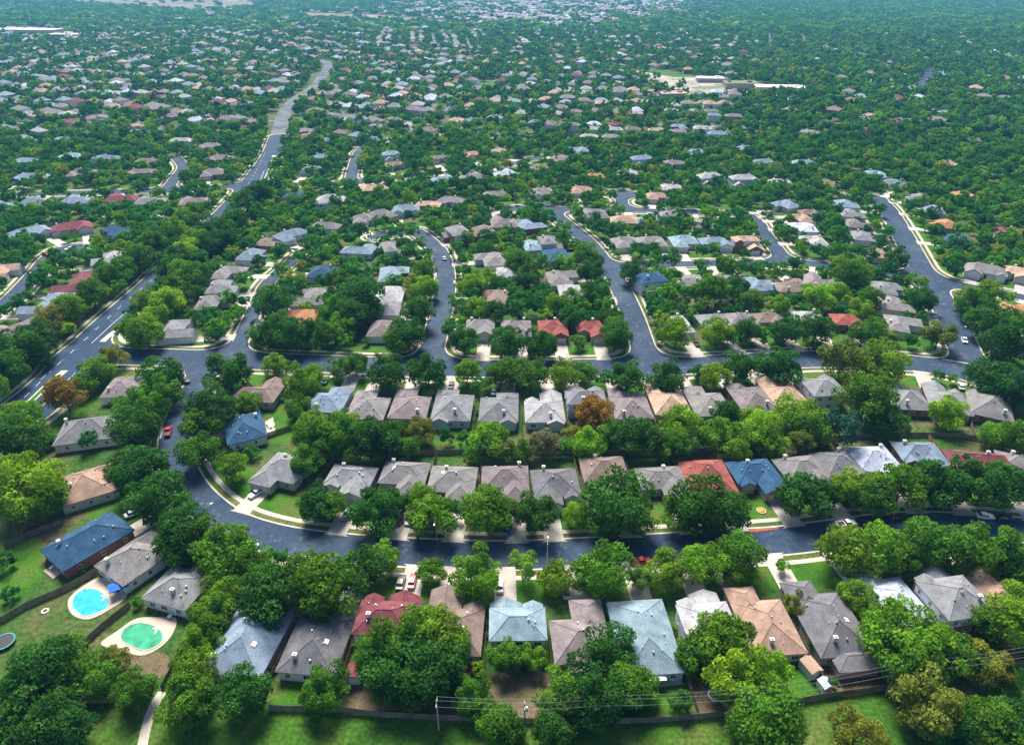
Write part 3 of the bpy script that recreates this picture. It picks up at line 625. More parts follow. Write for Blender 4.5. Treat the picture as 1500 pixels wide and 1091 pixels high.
  (262, 478, 14, 13, 'grey', 'white', 1, 'wRT', ''), (312, 440, 12.5, 12, 'taupe', 'cream', 1, 'wLH', ''), (327, 417, 12.5, 12, 'grey', 'cream', 1, 'wRH', ''), (335, 397, 13, 12, 'taupe', 'white', 1, 'wLH', ''), (371, 371, 13, 12, 'slate', 'white', 1, 'wRH', ''), (392, 352, 10, 10, 'brown', 'brick', 1, 'wRH', '')]),
 ('stub street', 'in the mid-block trees', 'mid-block', 'from the cross street', 1, [
  (440, 464, 14, 11, 'orange', 'cream', 1, 'wRT', 'n'), (453, 432, 15, 13, 'taupe', 'white', 1, 'wLT', 'n'), (473, 396, 11.5, 11, 'blue', 'white', 1, 'wh', ''), (428, 342, 15, 12, 'slate', 'white', 1, 'dRH', ''), (474, 331, 14, 12, 'taupe', 'white', 1, 'dRH', '')]),
 ('north lane', 'on the north lane', 'north-lane', 'from the avenue', 1, [
  (431, 284, 10, 11, 'blue', 'white', 1, 'dRH', 'n'), (484, 291, 15, 12, 'light', 'white', 1, 'wh', 'n'), (547, 273, 15, 11, 'peach', 'cream', 1, 'wLT', ''), (457, 247, 13, 11, 'grey', 'white', 1, 'wRT', ''), (470, 229, 13, 12, 'slate', 'white', 1, 'wRT', ''), (577, 240, 14, 11, 'brown', 'cream', 1, 'wRT', ''), (573, 224, 11, 11, 'teal', 'white', 2, 'wRT', ''), (649, 261, 14, 11, 'teal', 'cream', 1, 'wRT', ''), (691, 257, 15, 11, 'taupe', 'tanbrick', 1, 'wRT', ''), (738, 252, 15, 11, 'pale', 'white', 1, 'wRT', ''), (642, 230, 13, 10, 'mauve', 'cream', 1, 'wRT', ''), (692, 225, 13, 11, 'tan', 'cream', 1, 'wRT', ''), (731, 220, 12, 11, 'tan', 'white', 1, 'wRT', ''), (789, 245, 13, 12, 'brown', 'cream', 1, 'wRT', ''), (823, 231, 15, 11, 'mauve', 'white', 1, 'wRT', ''), (848, 219, 14, 14, 'slate', 'white', 1, 'wRT', '')]),
 ('west lane', 'on the west lane', 'west-lane', 'from the avenue', 1, [
  (286, 292, 14, 13, 'mauve', 'cream', 1, 'wLT', 'n'), (221, 292, 14, 11, 'grey', 'white', 1, 'wLT', ''), (179, 288, 15, 11, 'maroon', 'white', 1, 'wLT', ''), (114, 291, 15, 12, 'slate', 'white', 1, 'wLT', 'n'), (52, 294, 14, 12, 'slate', 'cream', 1, 'wLT', ''), (3, 300, 14, 12, 'slate', 'cream', 1, 'wLT', ''), (44, 258, 17, 12, 'slate', 'brick', 1, 'wRT', ''), (118, 252, 13, 13, 'mauve', 'cream', 1, 'dRH', ''), (205, 251, 14, 11, 'mauve', 'cream', 1, 'wRT', ''), (212, 236, 13, 11, 'mauve', 'cream', 1, 'wRT', ''), (313, 252, 13, 13, 'mauve', 'tanbrick', 1, 'dRH', ''), (322, 231, 14, 11, 'mauve', 'cream', 1, 'wRT', ''), (308, 213, 15, 12, 'mauve', 'cream', 1, 'wRT', ''), (263, 205, 15, 11, 'light', 'white', 1, 'wRT', ''), (157, 231, 18, 11, 'slate', 'white', 1, 'wRT', ''), (103, 228, 14, 12, 'teal', 'white', 1, 'wRT', ''), (36, 235, 14, 11, 'slate', 'white', 1, 'wRT', '')]),
 ('west close', 'on the west close', 'west-close', 'from the dead end', 1, [
  (160, 376, 12, 11, 'light', 'white', 1, 'wLT', ''), (110, 411, 16, 11.5, 'maroon', 'tanbrick', 1, 'wLT', 'n'), (68, 441, 16, 11.5, 'slate', 'white', 1, 'wLT', ''), (36, 473, 17, 12, 'mauve', 'white', 1, 'wLT', ''), (165, 337, 13, 11, 'blue', 'brick', 1, 'wLT', ''), (104, 331, 15, 11, 'maroon', 'cream', 1, 'wLT', ''), (42, 338, 15, 11, 'slate', 'white', 1, 'wLT', ''), (2, 395, 12, 11, 'tan', 'white', 1, 'wLT', '')]),
 ('side lane', 'deep in the side-lane woods', 'deep-wood', 'from the side lane', 1, [
  (1480, 338, 13, 11, 'maroon', 'white', 1, 'wRT', ''), (1413, 284, 11, 11, 'orange', 'cream', 1, 'wRT', 'n'), (1388, 239, 13, 12, 'tan', 'cream', 1, 'wRT', 'n')]),
 ('wide street', 'past the wide street end', 'upslope', 'from the wide street', 1, [
  (1211, 267, 12, 12, 'brown', 'white', 1, 'wRT', ''), (1143, 266, 13, 11, 'light', 'white', 1, 'wRT', ''), (1179, 238, 15, 12, 'slate', 'white', 1, 'wRT', ''), (1091, 260, 15, 12, 'light', 'blue', 2, 'wRT', ''), (1042, 257, 15, 12, 'light', 'white', 2, 'wRT', ''), (1120, 236, 13, 11, 'slate', 'white', 1, 'wRT', ''), (1093, 217, 12, 12, 'slate', 'cream', 1, 'wRT', ''), (1023, 222, 13, 14, 'slate', 'blue', 1, 'wRT', ''), (988, 238, 14, 11, 'mauve', 'cream', 1, 'wRT', ''), (942, 231, 14, 12, 'slate', 'brick', 2, 'wRT', ''), (1052, 195, 14, 12, 'slate', 'white', 2, 'wRT', '')]),
]
ORD = ['first', 'second', 'third', 'fourth', 'fifth', 'sixth', 'seventh', 'eighth', 'ninth', 'tenth', 'eleventh', 'twelfth', 'thirteenth', 'fourteenth']
SHORT = []      # (x, y, rz, phrase) for naming trees by the house they stand at
hseed = 100
SCALE = {'west-lane': 1.28, 'west-close': 1.32, 'tree-fronted': 1.06, 'stepped': 1.12, 'roof-line': 1.15, 'four-roof': 1.0, 'inner-row': 1.05, 'cross-street': 1.05, 'power-line': 1.03, 'stub-street': 1.12}
for road, phrase, rowname, origin, lod, hs in ROWS:
    words = [ROOFC[h[4]][1] for h in hs]; seen = {}
    for h in hs:
        px_, py_, w, d, roof, wall, st, style, bits = h[:9]; turn = h[9] if len(h) > 9 else 0
        k_ = SCALE.get(rowname, 1.15 if lod == 1 else 1.0); w, d = w * k_, d * (1 + (k_ - 1) * 0.7)
        zc = (2.9 if st == 1 else 5.6) + 1.2
        x, y = P(px_, py_, zc); q = nearest(road, x, y)
        rz = math.atan2(q[1][1] - y, q[1][0] - x) - math.pi / 2 + math.radians(turn)
        if q[0] > 60: rz = math.pi + rng.uniform(-0.25, 0.25)
        hseed += 1
        o = make_house(x, y, rz, w, d, roof, wall, st, style, lod, hseed, bits, garage=q[0] < 45)
        cw = ROOFC[roof][1]; seen[cw] = seen.get(cw, 0) + 1; n_same = words.count(cw)
        art = ('two-storey ' if st == 2 else '')
        if n_same == 1: lab = f'{art}{cw} roofed house {phrase}'; sh = f'the {cw} {rowname} house'
        else: lab = f'{ORD[seen[cw] - 1]} {cw} roofed {art}house {origin}, {phrase}'; sh = f'{ORD[seen[cw] - 1]} {cw} {rowname} house {origin}'
        tag(o, lab, 'house', 'houses ' + phrase)
        SHORT.append((x, y, rz, w, d, sh)); o['short'] = sh
# driveways
for (x, y, rz, L, root) in DRIVES:
    b = MB(); b.box(-2.6, 2.6, 0.06, L + 0.1, 0, 0.10)
    b.poly([(-2.6, L + 0.1, 0.1), (2.6, L + 0.1, 0.1), (3.5, L + 0.55, 0.028), (-3.5, L + 0.55, 0.028)])
    o = b.build('driveway', M_DRIVE); o.location = (x, y, 0.045); o.rotation_euler = (0, 0, rz)
    tag(o, 'pale driveway of the ' + root['short'].removeprefix('the '), 'driveway', 'driveways', 'structure')

# ------------------------------------------------------------------ tree shapes (unit crown radius)
def crown_arrays(seed, nlobe, nleaf, leaf, flat_=0.8, tone_lo=0.0, core=True):
    r = np.random.default_rng(seed)
    lob = []
    while len(lob) < nlobe:
        d = r.normal(size=3); d /= np.linalg.norm(d)
        if d[2] < -0.72: continue
        rad = r.uniform(0.55, 0.92) if len(lob) > nlobe * 0.18 else r.uniform(0.1, 0.45)
        if d[2] < 0: rad *= 0.95
        c = d * rad * np.array([1, 1, flat_]); lr = r.uniform(0.22, 0.37)
        lob.append((c, lr, r.uniform(0.0, 1.0)))
    V = np.empty((nleaf * 4, 3)); T = np.empty(nleaf * 4)
    wts = np.array([l[1] ** 2 for l in lob]); wts /= wts.sum()
    idx = r.choice(len(lob), nleaf, p=wts)
    for i in range(nleaf):
        c, lr, tn = lob[idx[i]]
        n = r.normal(size=3); n /= np.linalg.norm(n)
        n = n + np.array([0, 0, 0.35]) + 0.4 * c / (np.linalg.norm(c) + 1e-6); n /= np.linalg.norm(n)
        p = c + n * lr * r.uniform(0.72, 1.08) * np.array([1, 1, 0.85])
        nn = n + r.normal(size=3) * 0.55; nn /= np.linalg.norm(nn)
        a = np.cross(nn, r.normal(size=3)); a /= np.linalg.norm(a) + 1e-9; b = np.cross(nn, a)
        s = leaf * r.uniform(0.65, 1.35)
        V[4 * i] = p - a * s; V[4 * i + 1] = p - b * s * 0.62 - nn * s * 0.12; V[4 * i + 2] = p + a * s; V[4 * i + 3] = p + b * s * 0.62 - nn * s * 0.12
        T[4 * i:4 * i + 4] = 0.45 * tn + 0.5 * r.random()
    return V, T
def crown_mesh(name, V, T, m):
    n = len(V) // 4; me = bpy.data.meshes.new(name)
    me.vertices.add(len(V)); me.vertices.foreach_set('co', V.astype(np.float32).ravel())
    me.loops.add(n * 4); me.loops.foreach_set('vertex_index', np.arange(n * 4, dtype=np.int32))
    me.polygons.add(n); me.polygons.foreach_set('loop_start', np.arange(0, n * 4, 4, dtype=np.int32))
    at = me.attributes.new('tone', 'FLOAT', 'POINT'); at.data.foreach_set('value', T.astype(np.float32))
    me.materials.append(m); me.update(calc_edges=True); return me
def trunk_mesh(seed):
    r = random.Random(seed); b = MB()
    b.tube([(0, 0, -0.02), (r.uniform(-.02, .02), r.uniform(-.02, .02), 0.25), (r.uniform(-.05, .05), r.uniform(-.05, .05), 0.55)], [0.062, 0.045, 0.036], 7)
    for k in range(5):
        a = k * 1.26 + r.uniform(-.3, .3); h0 = r.uniform(0.40, 0.55)
        e = (math.cos(a) * r.uniform(.35, .6), math.sin(a) * r.uniform(.35, .6), r.uniform(0.85, 1.25))
        b.tube([(0, 0, h0), (e[0] * .45, e[1] * .45, (h0 + e[2]) * .5 + .08), e], [0.030, 0.020, 0.008], 5)
    me = b.mesh('trunk', M_BARK); recalc(me); smooth(me); return me
NEARC = [crown_mesh('crown', *crown_arrays(20 + k, 42 + 5 * k, 5200, 0.055, 0.88 + 0.05 * (k % 3)), M_LEAF) for k in range(6)]
MIDC = [crown_mesh('crown', *crown_arrays(40 + k, 28 + 3 * k, 1500, 0.102, 0.88 + 0.05 * (k % 3)), M_LEAF) for k in range(5)]
TALLC = [crown_mesh('crown', *crown_arrays(60 + k, 30, 2200, 0.070, 1.35), M_LEAF) for k in range(2)]
TRUNKS = [trunk_mesh(k) for k in range(4)]
TONES = {'d': ((0.038, 0.122, 0.016), 'dark green'), 'm': ((0.074, 0.180, 0.013), 'green'), 'g': ((0.122, 0.240, 0.012), 'fresh green'),
         'b': ((0.165, 0.30, 0.015), 'yellow-green'), 'o': ((0.145, 0.175, 0.025), 'olive'), 'r': ((0.24, 0.14, 0.025), 'rust-tinged'),
         'p': ((0.16, 0.17, 0.10), 'pale sparse'), 'c': ((0.24, 0.035, 0.03), 'crimson'), 't': ((0.03, 0.10, 0.065), 'blue-green')}

# trees one can pick out near the camera: crown centre and half-width in the photograph, tone
T_PX = '''66 991 45 d;34 1012 34 d;88 975 38 m;137 991 30 m;168 968 20 o;197 1011 27 m;57 1056 44 d;20 1062 34 d;98 1066 32 d;279 1026 36 m;356 1018 36 d;285 982 31 g;297 940 30 g;310 902 30 m;323 871 28 g;351 854 28 m;390 868 34 d;336 814 37 m;268 796 35 d;370 832 22 m;6 822 14 d;14 868 11 d;200 880 9 m
388 812 13 r;413 815 12 c;408 878 42 d;446 838 30 m;476 866 44 m;530 838 34 d;556 818 25 g;632 838 20 m;698 838 34 g;590 935 42 m;640 930 36 g;575 985 40 d;625 985 46 d;655 960 30 m;548 955 28 m;478 1006 32 m;607 1023 20 o;693 1016 27 m;700 977 11 g;741 961 25 m;730 1060 28 m
766 829 19 b;814 847 23 g;886 836 36 m;852 845 22 m;937 847 17 m;977 836 28 g;1029 827 30 g;1083 815 31 m;1077 841 19 b;780 963 20 g;894 952 35 d;863 1010 44 d;826 1018 34 m;917 1006 32 m;942 1010 23 m;1060 942 42 g;1020 963 27 m;1084 986 42 b;1122 986 32 b;811 1072 28 d;748 1069 20 d;1106 1066 36 m;998 1029 16 d;712 1045 18 m
1166 884 17 o;1147 829 11 m;1243 812 36 g;1286 804 36 g;1328 818 25 m;1358 799 34 m;1408 809 34 m;1456 804 38 m;1490 832 30 d;1257 875 24 g;1272 896 21 g;1316 932 48 g;1352 950 42 g;1326 968 42 m;1397 963 34 m;1432 909 24 m;1480 909 34 b;1498 880 26 b;1444 975 30 o;1130 1058 48 m;1255 1074 34 o;1356 1031 48 o;1388 1058 38 d;1444 1066 40 m;1220 1003 10 m;1191 946 8 g;1490 1060 34 d;1478 990 20 d
165 523 17 o;143 544 20 g;120 566 16 m;94 580 26 r;237 551 27 d;236 575 27 m;205 602 31 m;197 629 31 d;131 646 14 m;334 546 29 d;309 600 31 d;296 623 27 m;288 663 27 m;342 686 20 g;368 660 11 g;206 688 35 d;180 690 20 d;234 732 37 d;43 716 44 b;16 702 34 g;70 735 24 m;22 650 36 d;10 608 25 g;38 634 28 m;72 644 11 o;365 591 18 g;268 775 35 d;322 797 36 m
401 535 17 g;428 538 12 m;441 561 24 g;462 551 17 g;498 538 16 m;521 535 17 m;567 547 25 d;627 547 26 d;684 547 18 g;706 561 15 m;735 547 21 m;461 615 17 b;504 621 20 g;438 598 17 m;464 638 30 m;496 643 29 m;541 648 31 d;565 655 22 d;579 635 20 d;615 632 21 o;453 672 24 m;716 646 27 g;681 644 12 m;467 740 25 d;484 742 20 m;547 752 34 d;575 738 22 d;621 735 24 g;634 758 32 g;663 749 15 b;712 749 34 g;738 747 20 m;467 709 8 o
748 544 20 m;778 549 24 m;826 549 21 g;857 549 18 m;886 555 15 m;920 555 26 d;979 552 25 d;1022 547 13 b;1048 552 20 b;1079 538 24 d;1125 538 20 d;871 608 27 r;797 651 21 p;824 652 14 o;866 648 24 b;900 635 21 d;938 641 29 d;998 624 27 b;991 650 24 m;977 661 17 g;1062 607 20 d;1056 638 27 g;1105 615 20 b;1110 638 24 b;1078 658 19 g;784 752 31 d;843 755 17 b;905 735 44 d;885 760 26 d;930 757 28 m;1028 745 42 d;1064 752 30 d;997 752 27 m
1234 532 31 o;1290 532 31 g;1143 538 27 d;1374 551 9 m;1396 555 8 m;1442 552 24 d;1470 565 29 d;1496 594 13 b;1268 588 38 m;1168 608 29 g;1190 626 27 m;1234 629 24 t;1302 621 24 d;1388 606 24 b;1118 632 27 b;1132 650 20 b;1172 649 18 o;1460 638 20 g;1493 644 24 m;1177 729 33 d;1207 725 20 d;1257 718 31 g;1278 729 30 m;1320 715 34 m;1357 707 30 d;1382 709 34 d;1408 675 14 m;1443 712 37 d;1480 712 30 d;1236 712 18 g
200 378 20 m;222 362 20 m;239 350 20 d;257 338 18 g;285 324 18 m;306 312 16 m;242 392 18 d;258 378 18 d;274 367 19 b;290 352 19 g;308 344 20 d;325 335 18 d;345 325 18 d;268 400 18 g;180 395 18 m;160 405 18 m;340 300 14 m;360 295 16 d;378 283 18 d;300 360 18 d;330 350 18 d;92 385 14 b;405 240 11 b;412 205 9 b;383 432 13 d;362 442 9 g;347 456 11 g;412 398 13 m;440 375 13 m;432 406 13 d;690 668 12 m;600 655 16 m;655 640 12 g;760 660 18 m;840 640 16 o;24 512 30 d;52 498 25 d;8 545 26 d;0 575 24 m;75 470 22 o;100 455 22 g;135 432 20 m;60 520 18 d;212 487 24 g;196 482 20 m;245 447 22 b;230 462 20 b;262 425 22 m;282 405 22 m;255 440 16 b;305 462 15 m;318 482 15 g;335 440 14 g;390 490 22 d;412 480 20 d;372 488 12 m;430 492 24 d;460 490 22 d;400 445 24 d;470 478 12 b;487 455 22 m;505 475 18 g;530 440 30 d;515 462 24 d;545 460 16 m;598 490 24 d;582 500 18 m;610 460 22 d;623 422 18 b;620 400 17 m;590 478 10 m;495 410 16 m
680 500 22 d;745 506 24 d;698 452 16 b;790 505 21 d;846 500 12 g;902 494 22 d;895 465 16 d;840 440 18 m;812 448 16 g;785 450 15 o;710 410 17 g;690 420 18 g;775 405 18 d;872 430 18 d;865 400 17 d;858 375 18 m;760 385 18 m;991 490 22 g;968 470 13 d;1050 487 20 g;1068 492 15 m;1095 485 18 d;1112 492 14 m;1150 485 20 d;1195 485 24 d;1265 490 18 d;1280 480 16 m;1260 455 16 g;1275 440 17 m;1250 405 22 m;1240 395 20 g;1376 492 21 o;1335 498 12 b;1350 440 18 d;1475 505 28 d;1450 470 28 d;1430 450 22 d;1415 440 18 g;988 420 14 o;1008 435 15 m;1040 430 24 m;1075 425 20 d;1100 440 18 m;1140 448 16 g;1200 435 20 b;1225 430 16 b;980 398 12 t;1065 388 16 m;1095 392 14 d;920 400 18 d;885 380 14 m;1312 378 16 d;1300 390 14 d;1395 392 13 d'''
TREES = []      # x, y, crown radius (m), crown height factor, tone, tall
for line in T_PX.splitlines():
    for ent in line.split(';'):
        u, v, rp, tn = ent.split(); u, v, rp = float(u), float(v), float(rp)
        tall = tn == 't' or (u, v) == (766, 829)
        z = 5.0
        for _ in range(4):
            x, y = P(u, v, z); rm = rp * depth(x, y, z) / FOC; rm = max(rm, 0.8); z = rm * (0.98 if not tall else 1.5) + 0.4
        rm *= 1.08
        for _ in range(30):         # trunks stand beside the asphalt, not on it
            q = sdf(x, y)
            if q > 0.9: break
            gx_, gy_ = sdf(x + 1, y) - sdf(x - 1, y), sdf(x, y + 1) - sdf(x, y - 1); L = math.hypot(gx_, gy_) + 1e-6
            x += gx_ / L * 0.6; y += gy_ / L * 0.6
        TREES.append([x, y, rm, z, tn, tall])
NEAR_Y = P(750, 500)[1]
# fill between the houses further off: jittered candidates, kept clear of roofs and asphalt
def pick_tone(r):
    t = r.random()
    return 'd' if t < 0.36 else 'm' if t < 0.70 else 'g' if t < 0.88 else 'b' if t < 0.965 else 'o' if t < 0.993 else 'r'
tg = {}
def crowd(x, y, rm, k=0.62):
    cx, cy_ = int(x // 12), int(y // 12)
    for i in range(cx - 1, cx + 2):
        for j in range(cy_ - 1, cy_ + 2):
            for (a, b, c) in tg.get((i, j), ()):
                if math.hypot(a - x, b - y) < (c + rm) * k: return True
    return False
def put(x, y, rm): tg.setdefault((int(x // 12), int(y // 12)), []).append((x, y, rm))
for t in TREES: put(t[0], t[1], t[2])
drive_pts = [(x - math.sin(rz) * s, y + math.cos(rz) * s) for (x, y, rz, L, o) in DRIVES for s in (2, 6, 10, 14) if s < L]
dg = {}
for a, b in drive_pts: dg.setdefault((int(a // 8), int(b // 8)), []).append((a, b))
def near_drive(x, y, r_):
    i, j = int(x // 8), int(y // 8)
    return any(math.hypot(a - x, b - y) < r_ for ii in (i - 1, i, i + 1) for jj in (j - 1, j, j + 1) for a, b in dg.get((ii, jj), ()))
FAR_Y = P(750, 205)[1]
tr = random.Random(5)
NC = 17000
for k in range(NC):
    y = NEAR_Y - 8 + (FAR_Y - NEAR_Y + 8) * tr.random() ** 0.8
    half = depth(0, y) * 0.80 + 10; x = tr.uniform(-half, half)
    u, v = pix(x, y, 4)
    if u < -60 or u > 1560: continue
    if v > 500 and u > 110: continue
    rm = tr.uniform(2.9, 5.2) * (1.0 if tr.random() < 0.70 else 0.62)
    if sdf(x, y) < rm * 0.35 + 0.6: continue
    hg = house_gap(x, y)
    if hg < rm * 0.42: continue
    if near_drive(x, y, rm * 0.6 + 2.0): continue
    if (sdf(x, y + 5) < 0 or sdf(x, y + 9) < 0) and tr.random() < 0.62: continue      # street fronts stay partly open
    if (house_gap(x, y + rm * 0.9 + 2.5) < 0 or house_gap(x, y + rm * 0.9 + 5) < 0) and tr.random() < 0.72: continue
    if crowd(x, y, rm, 0.66): continue
    put(x, y, rm); TREES.append([x, y, rm, rm * 0.98 + 0.4, pick_tone(tr), False])
TREES.sort(key=lambda t: -(t[2] / depth(t[0], t[1], t[3])) if -60 < pix(t[0], t[1], t[3])[0] < 1560 and pix(t[0], t[1], t[3])[1] < 1150 else 0)
def side_of(x, y):
    best = None
    for (hx, hy, rz, w, d, sh) in SHORT:
        r_ = math.hypot(hx - x, hy - y)
        if best is None or r_ < best[0]: best = (r_, hx, hy, rz, w, d, sh)
    r_, hx, hy, rz, w, d, sh = best
    dx, dy = x - hx, y - hy; c, s = math.cos(rz), math.sin(rz); lx, ly = dx * c + dy * s, -dx * s + dy * c
    if abs(lx) / w > abs(ly) / d: rel = 'beside'
    else: rel = 'in front of' if ly > 0 else 'behind'
    return rel, sh, r_
N_TREE = 300
TWIN = {}
for k, (x, y, rm, z, tn, tall) in enumerate(TREES[:N_TREE]):
    r = random.Random(1000 + k)
    root = empty('tree', (x, y, 0), r.uniform(0, 6.28))
    pxr = rm / depth(x, y, z) * FOC
    cm = r.choice(TALLC) if tall else r.choice(NEARC) if pxr > 16 else r.choice(MIDC)
    tk = link('trunk', r.choice(TRUNKS), root, scale=(rm * 0.9, rm * 0.9, z / 1.02))
    c_ = link('crown', cm, root, (0, 0, z), r.uniform(0, 6.28), (rm * 1.04, rm * r.uniform(0.96, 1.12), rm * r.uniform(0.98, 1.12)))
    base = TONES[tn][0]; v_ = r.uniform(0.86, 1.16); hshift = r.uniform(-0.12, 0.12)
    c_.color = (base[0] * v_ * (1 + hshift), base[1] * v_, base[2] * v_ * (1 - hshift), 1)
    size = 'huge' if rm > 6.2 else 'large' if rm > 4.6 else 'medium' if rm > 3.0 else 'small'
    rel, sh, dist = side_of(x, y)
    lab = f'{size} {TONES[tn][1]} tree {rel} {sh}'
    if tn == 'c': lab = 'small crimson-leaved tree by the curving street kerb'
    tag(root, lab, 'tree', 'trees ' + rel + ' ' + sh); TWIN.setdefault(lab, []).append((rm, root, size))
for lab, tw in TWIN.items():
    if len(tw) > 1 and len(tw) < 5:
        tw.sort(key=lambda q: -q[0]); ws = {2: ('broader', 'narrower'), 3: ('broadest', 'middling', 'narrowest'), 4: ('broadest', 'second broadest', 'third broadest', 'narrowest')}[len(tw)]
        for w_, (rm, root, size) in zip(ws, tw): root['label'] = w_ + ' of the ' + lab.replace(' tree ', ' trees ', 1) if len(lab.split()) < 13 else w_ + lab[len(size):]
print('trees total', len(TREES))

# ------------------------------------------------------------------ everything further: woodland and far houses as masses
FARROW = []
POLY_OPEN = [[P(*q) for q in pl] for pl in (
    [(930, 105), (985, 108), (1060, 120), (1172, 128), (1180, 138), (1110, 142), (1010, 140), (965, 130)],
    [(945, 100), (1000, 106), (1020, 112), (990, 115), (950, 108)], [(985, 139), (1030, 142), (1028, 151), (990, 149)],
    [(690, 122), (730, 118), (735, 130), (700, 137)], [(428, 180), (450, 165), (458, 172), (440, 190)],
    [(0, 38), (60, 40), (110, 48), (112, 56), (40, 52), (0, 50)], [(430, 18), (560, 22), (640, 29), (740, 32), (735, 36), (560, 31), (440, 28)],
    [(80, -2), (360, -4), (380, 10), (280, 17), (190, 10), (110, 5)])]
def inside(poly, x, y):
    r_ = False; j = len(poly) - 1
    for i in range(len(poly)):
        if (poly[i][1] > y) != (poly[j][1] > y) and x < (poly[j][0] - poly[i][0]) * (y - poly[i][1]) / (poly[j][1] - poly[i][1]) + poly[i][0]: r_ = not r_
        j = i
    return r_
FARAVE = [P(*q) for q in ((408, 205), (412, 180), (418, 163), (430, 148), (448, 136), (463, 125), (471, 113), (480, 101), (481, 94), (470, 88))]
FARST = [P(*q) for q in ((1100, 202), (1150, 216), (1200, 233), (1240, 256))]
FARRD = [P(*q) for q in ((1345, 139), (1352, 124), (1366, 100))]
def near_poly(pl, x, y, r_):
    for (ax, ay), (bx_, by_) in zip(pl[:-1], pl[1:]):
        dx, dy = bx_ - ax, by_ - ay; t = max(0, min(1, ((x - ax) * dx + (y - ay) * dy) / (dx * dx + dy * dy)))
        if math.hypot(ax + t * dx - x, ay + t * dy - y) < r_: return True
    return False
def open_land(x, y, pad=0):
    if y < 420: return False
    if any(inside(pl, x, y) for pl in POLY_OPEN): return pad > 0 or fr.random() < 0.985
    return near_poly(FARAVE, x, y, 12 + pad) or near_poly(FARRD, x, y, 8) or near_poly(FARST, x, y, 4.5)
fr = random.Random(21)
cells = [(fr.uniform(-3600, 3600), fr.uniform(450, 4600), fr.uniform(0, math.pi)) for k in range(170)]
CX = np.array([c[0] for c in cells]); CY = np.array([c[1] for c in cells])
ROOFKEYS = ['grey', 'taupe', 'mauve', 'slate', 'light', 'brown', 'tan', 'light', 'teal', 'taupe', 'grey', 'mauve', 'slate', 'taupe', 'peach', 'maroon', 'pale']
FARH = []
CELLP = [fr.choice((0.04, 0.1, 0.2, 0.3, 0.55)) for _ in cells]
def far_street(x, y):
    k = int(np.argmin((CX - x) ** 2 + (CY - y) ** 2)); cx, cyy, a_ = cells[k]
    ly = -(x - cx) * math.sin(a_) + (y - cyy) * math.cos(a_)
    return CELLP[k] < 0.7 and abs((ly - 17) % 68 if (ly - 17) % 68 < 34 else 68 - (ly - 17) % 68) < 5.5
for ci, (cx, cyy, ang) in enumerate(cells):
    c, s = math.cos(ang), math.sin(ang)
    for i in range(-16, 17):
        for j in range(-12, 13):
            lx = i * 19 + fr.uniform(-2.5, 2.5); ly = j * 34 + (8 if j % 2 else -8) + fr.uniform(-2, 2)
            x, y = cx + lx * c - ly * s, cyy + lx * s + ly * c
            if y < FAR_Y * 0.97 or y > 4300 or abs(x) > depth(0, y) * 0.80 + 30: continue
            if int(np.argmin((CX - x) ** 2 + (CY - y) ** 2)) != ci: continue
            u_ = pix(x, y, 4)[0]
            if fr.random() < (0.0 if inside(DEVELOP, x + fr.gauss(0, 90), y + fr.gauss(0, 150)) else max(CELLP[ci], 0.0 if u_ < 700 else 0.3 if u_ < 1080 and y < 900 else 0.78 if u_ > 1080 else 0.6)) or open_land(x, y, 10): continue
            if house_gap(x, y) < 11: continue
            dev = inside(DEVELOP, x, y)
            FARH.append((x, y, ang + (0 if j % 2 else math.pi), fr.uniform(12, 16), fr.uniform(11, 14), fr.choice(ROOFKEYS), 1 if fr.random() < 0.7 else 2, dev))
FARH.sort(key=lambda h: h[1])
n_ind = max(0, 300 - len(SHORT))
print('houses named', len(SHORT), 'far', len(FARH), 'individual far', n_ind)
ZONES = [(-1e9, -140, 'left of no street'), ]
for k, (x, y, a, w, d, rk, st, dev) in enumerate(FARH[:n_ind]):
    u, v = pix(x, y, 4)
    zone = ('west of the avenue bend' if u < 390 else 'between the avenue and the school yard' if u < 900 else 'around the pale school yard' if u < 1180 else 'in the thick woods past the wide street')
    wk = fr.choice(['white', 'cream', 'brick', 'white', 'tanbrick'])
    o = make_house(x, y, a, w, d, rk, wk, st, fr.choice(['dRH', 'wLT', 'wRT', 'dLH']), 0, 5000 + k, '', garage=False)
    lab = f'{"two-storey " if st == 2 else ""}{ROOFC[rk][1]} roofed house in trees {zone}'
    tag(o, lab, 'house', lab + ' group')
# the rest of the houses: one mass
fm = MB(); fmi = []; slots = [rmat(k) for k in ROOFC] + [WALLS[k] for k in ('white', 'cream', 'brick', 'tanbrick')]
rk_i = {k: i for i, k in enumerate(ROOFC)}
class Sub(MB): pass
VV = []; FF = []; MI = []
for (x, y, a, w, d, rk, st, dev) in FARH[n_ind:]:
    b = MB(); H = 2.9 if st == 1 else 5.6; wi = len(ROOFC) + fr.choice((0, 0, 1, 1, 2, 3))
    b.box(-w / 2, w / 2, -d / 2, d / 2, 0, H); nw = len(b.f); hip(b, -w / 2, w / 2, -d / 2, d / 2, H, 0.5)
    if dev: rk = fr.choice(['light', 'taupe', 'pale', 'peach'])
    c, s = math.cos(a), math.sin(a); base = len(VV)
    VV += [(x + p[0] * c - p[1] * s, y + p[0] * s + p[1] * c, p[2]) for p in b.v]
    FF += [tuple(base + q for q in f) for f in b.f]; MI += [wi] * nw + [rk_i[rk]] * (len(b.f) - nw)
    footprint(x, y, a, w, d) if y < 1500 else None
me = bpy.data.meshes.new('distant_houses'); me.from_pydata(VV, [], FF)
for m in slots: me.materials.append(m)
me.polygons.foreach_set('material_index', np.array(MI, dtype=np.int32)); me.update(); recalc(me)
tag(link('distant_houses', me), 'far-off houses scattered through the woods to the skyline', 'houses', kind='stuff')

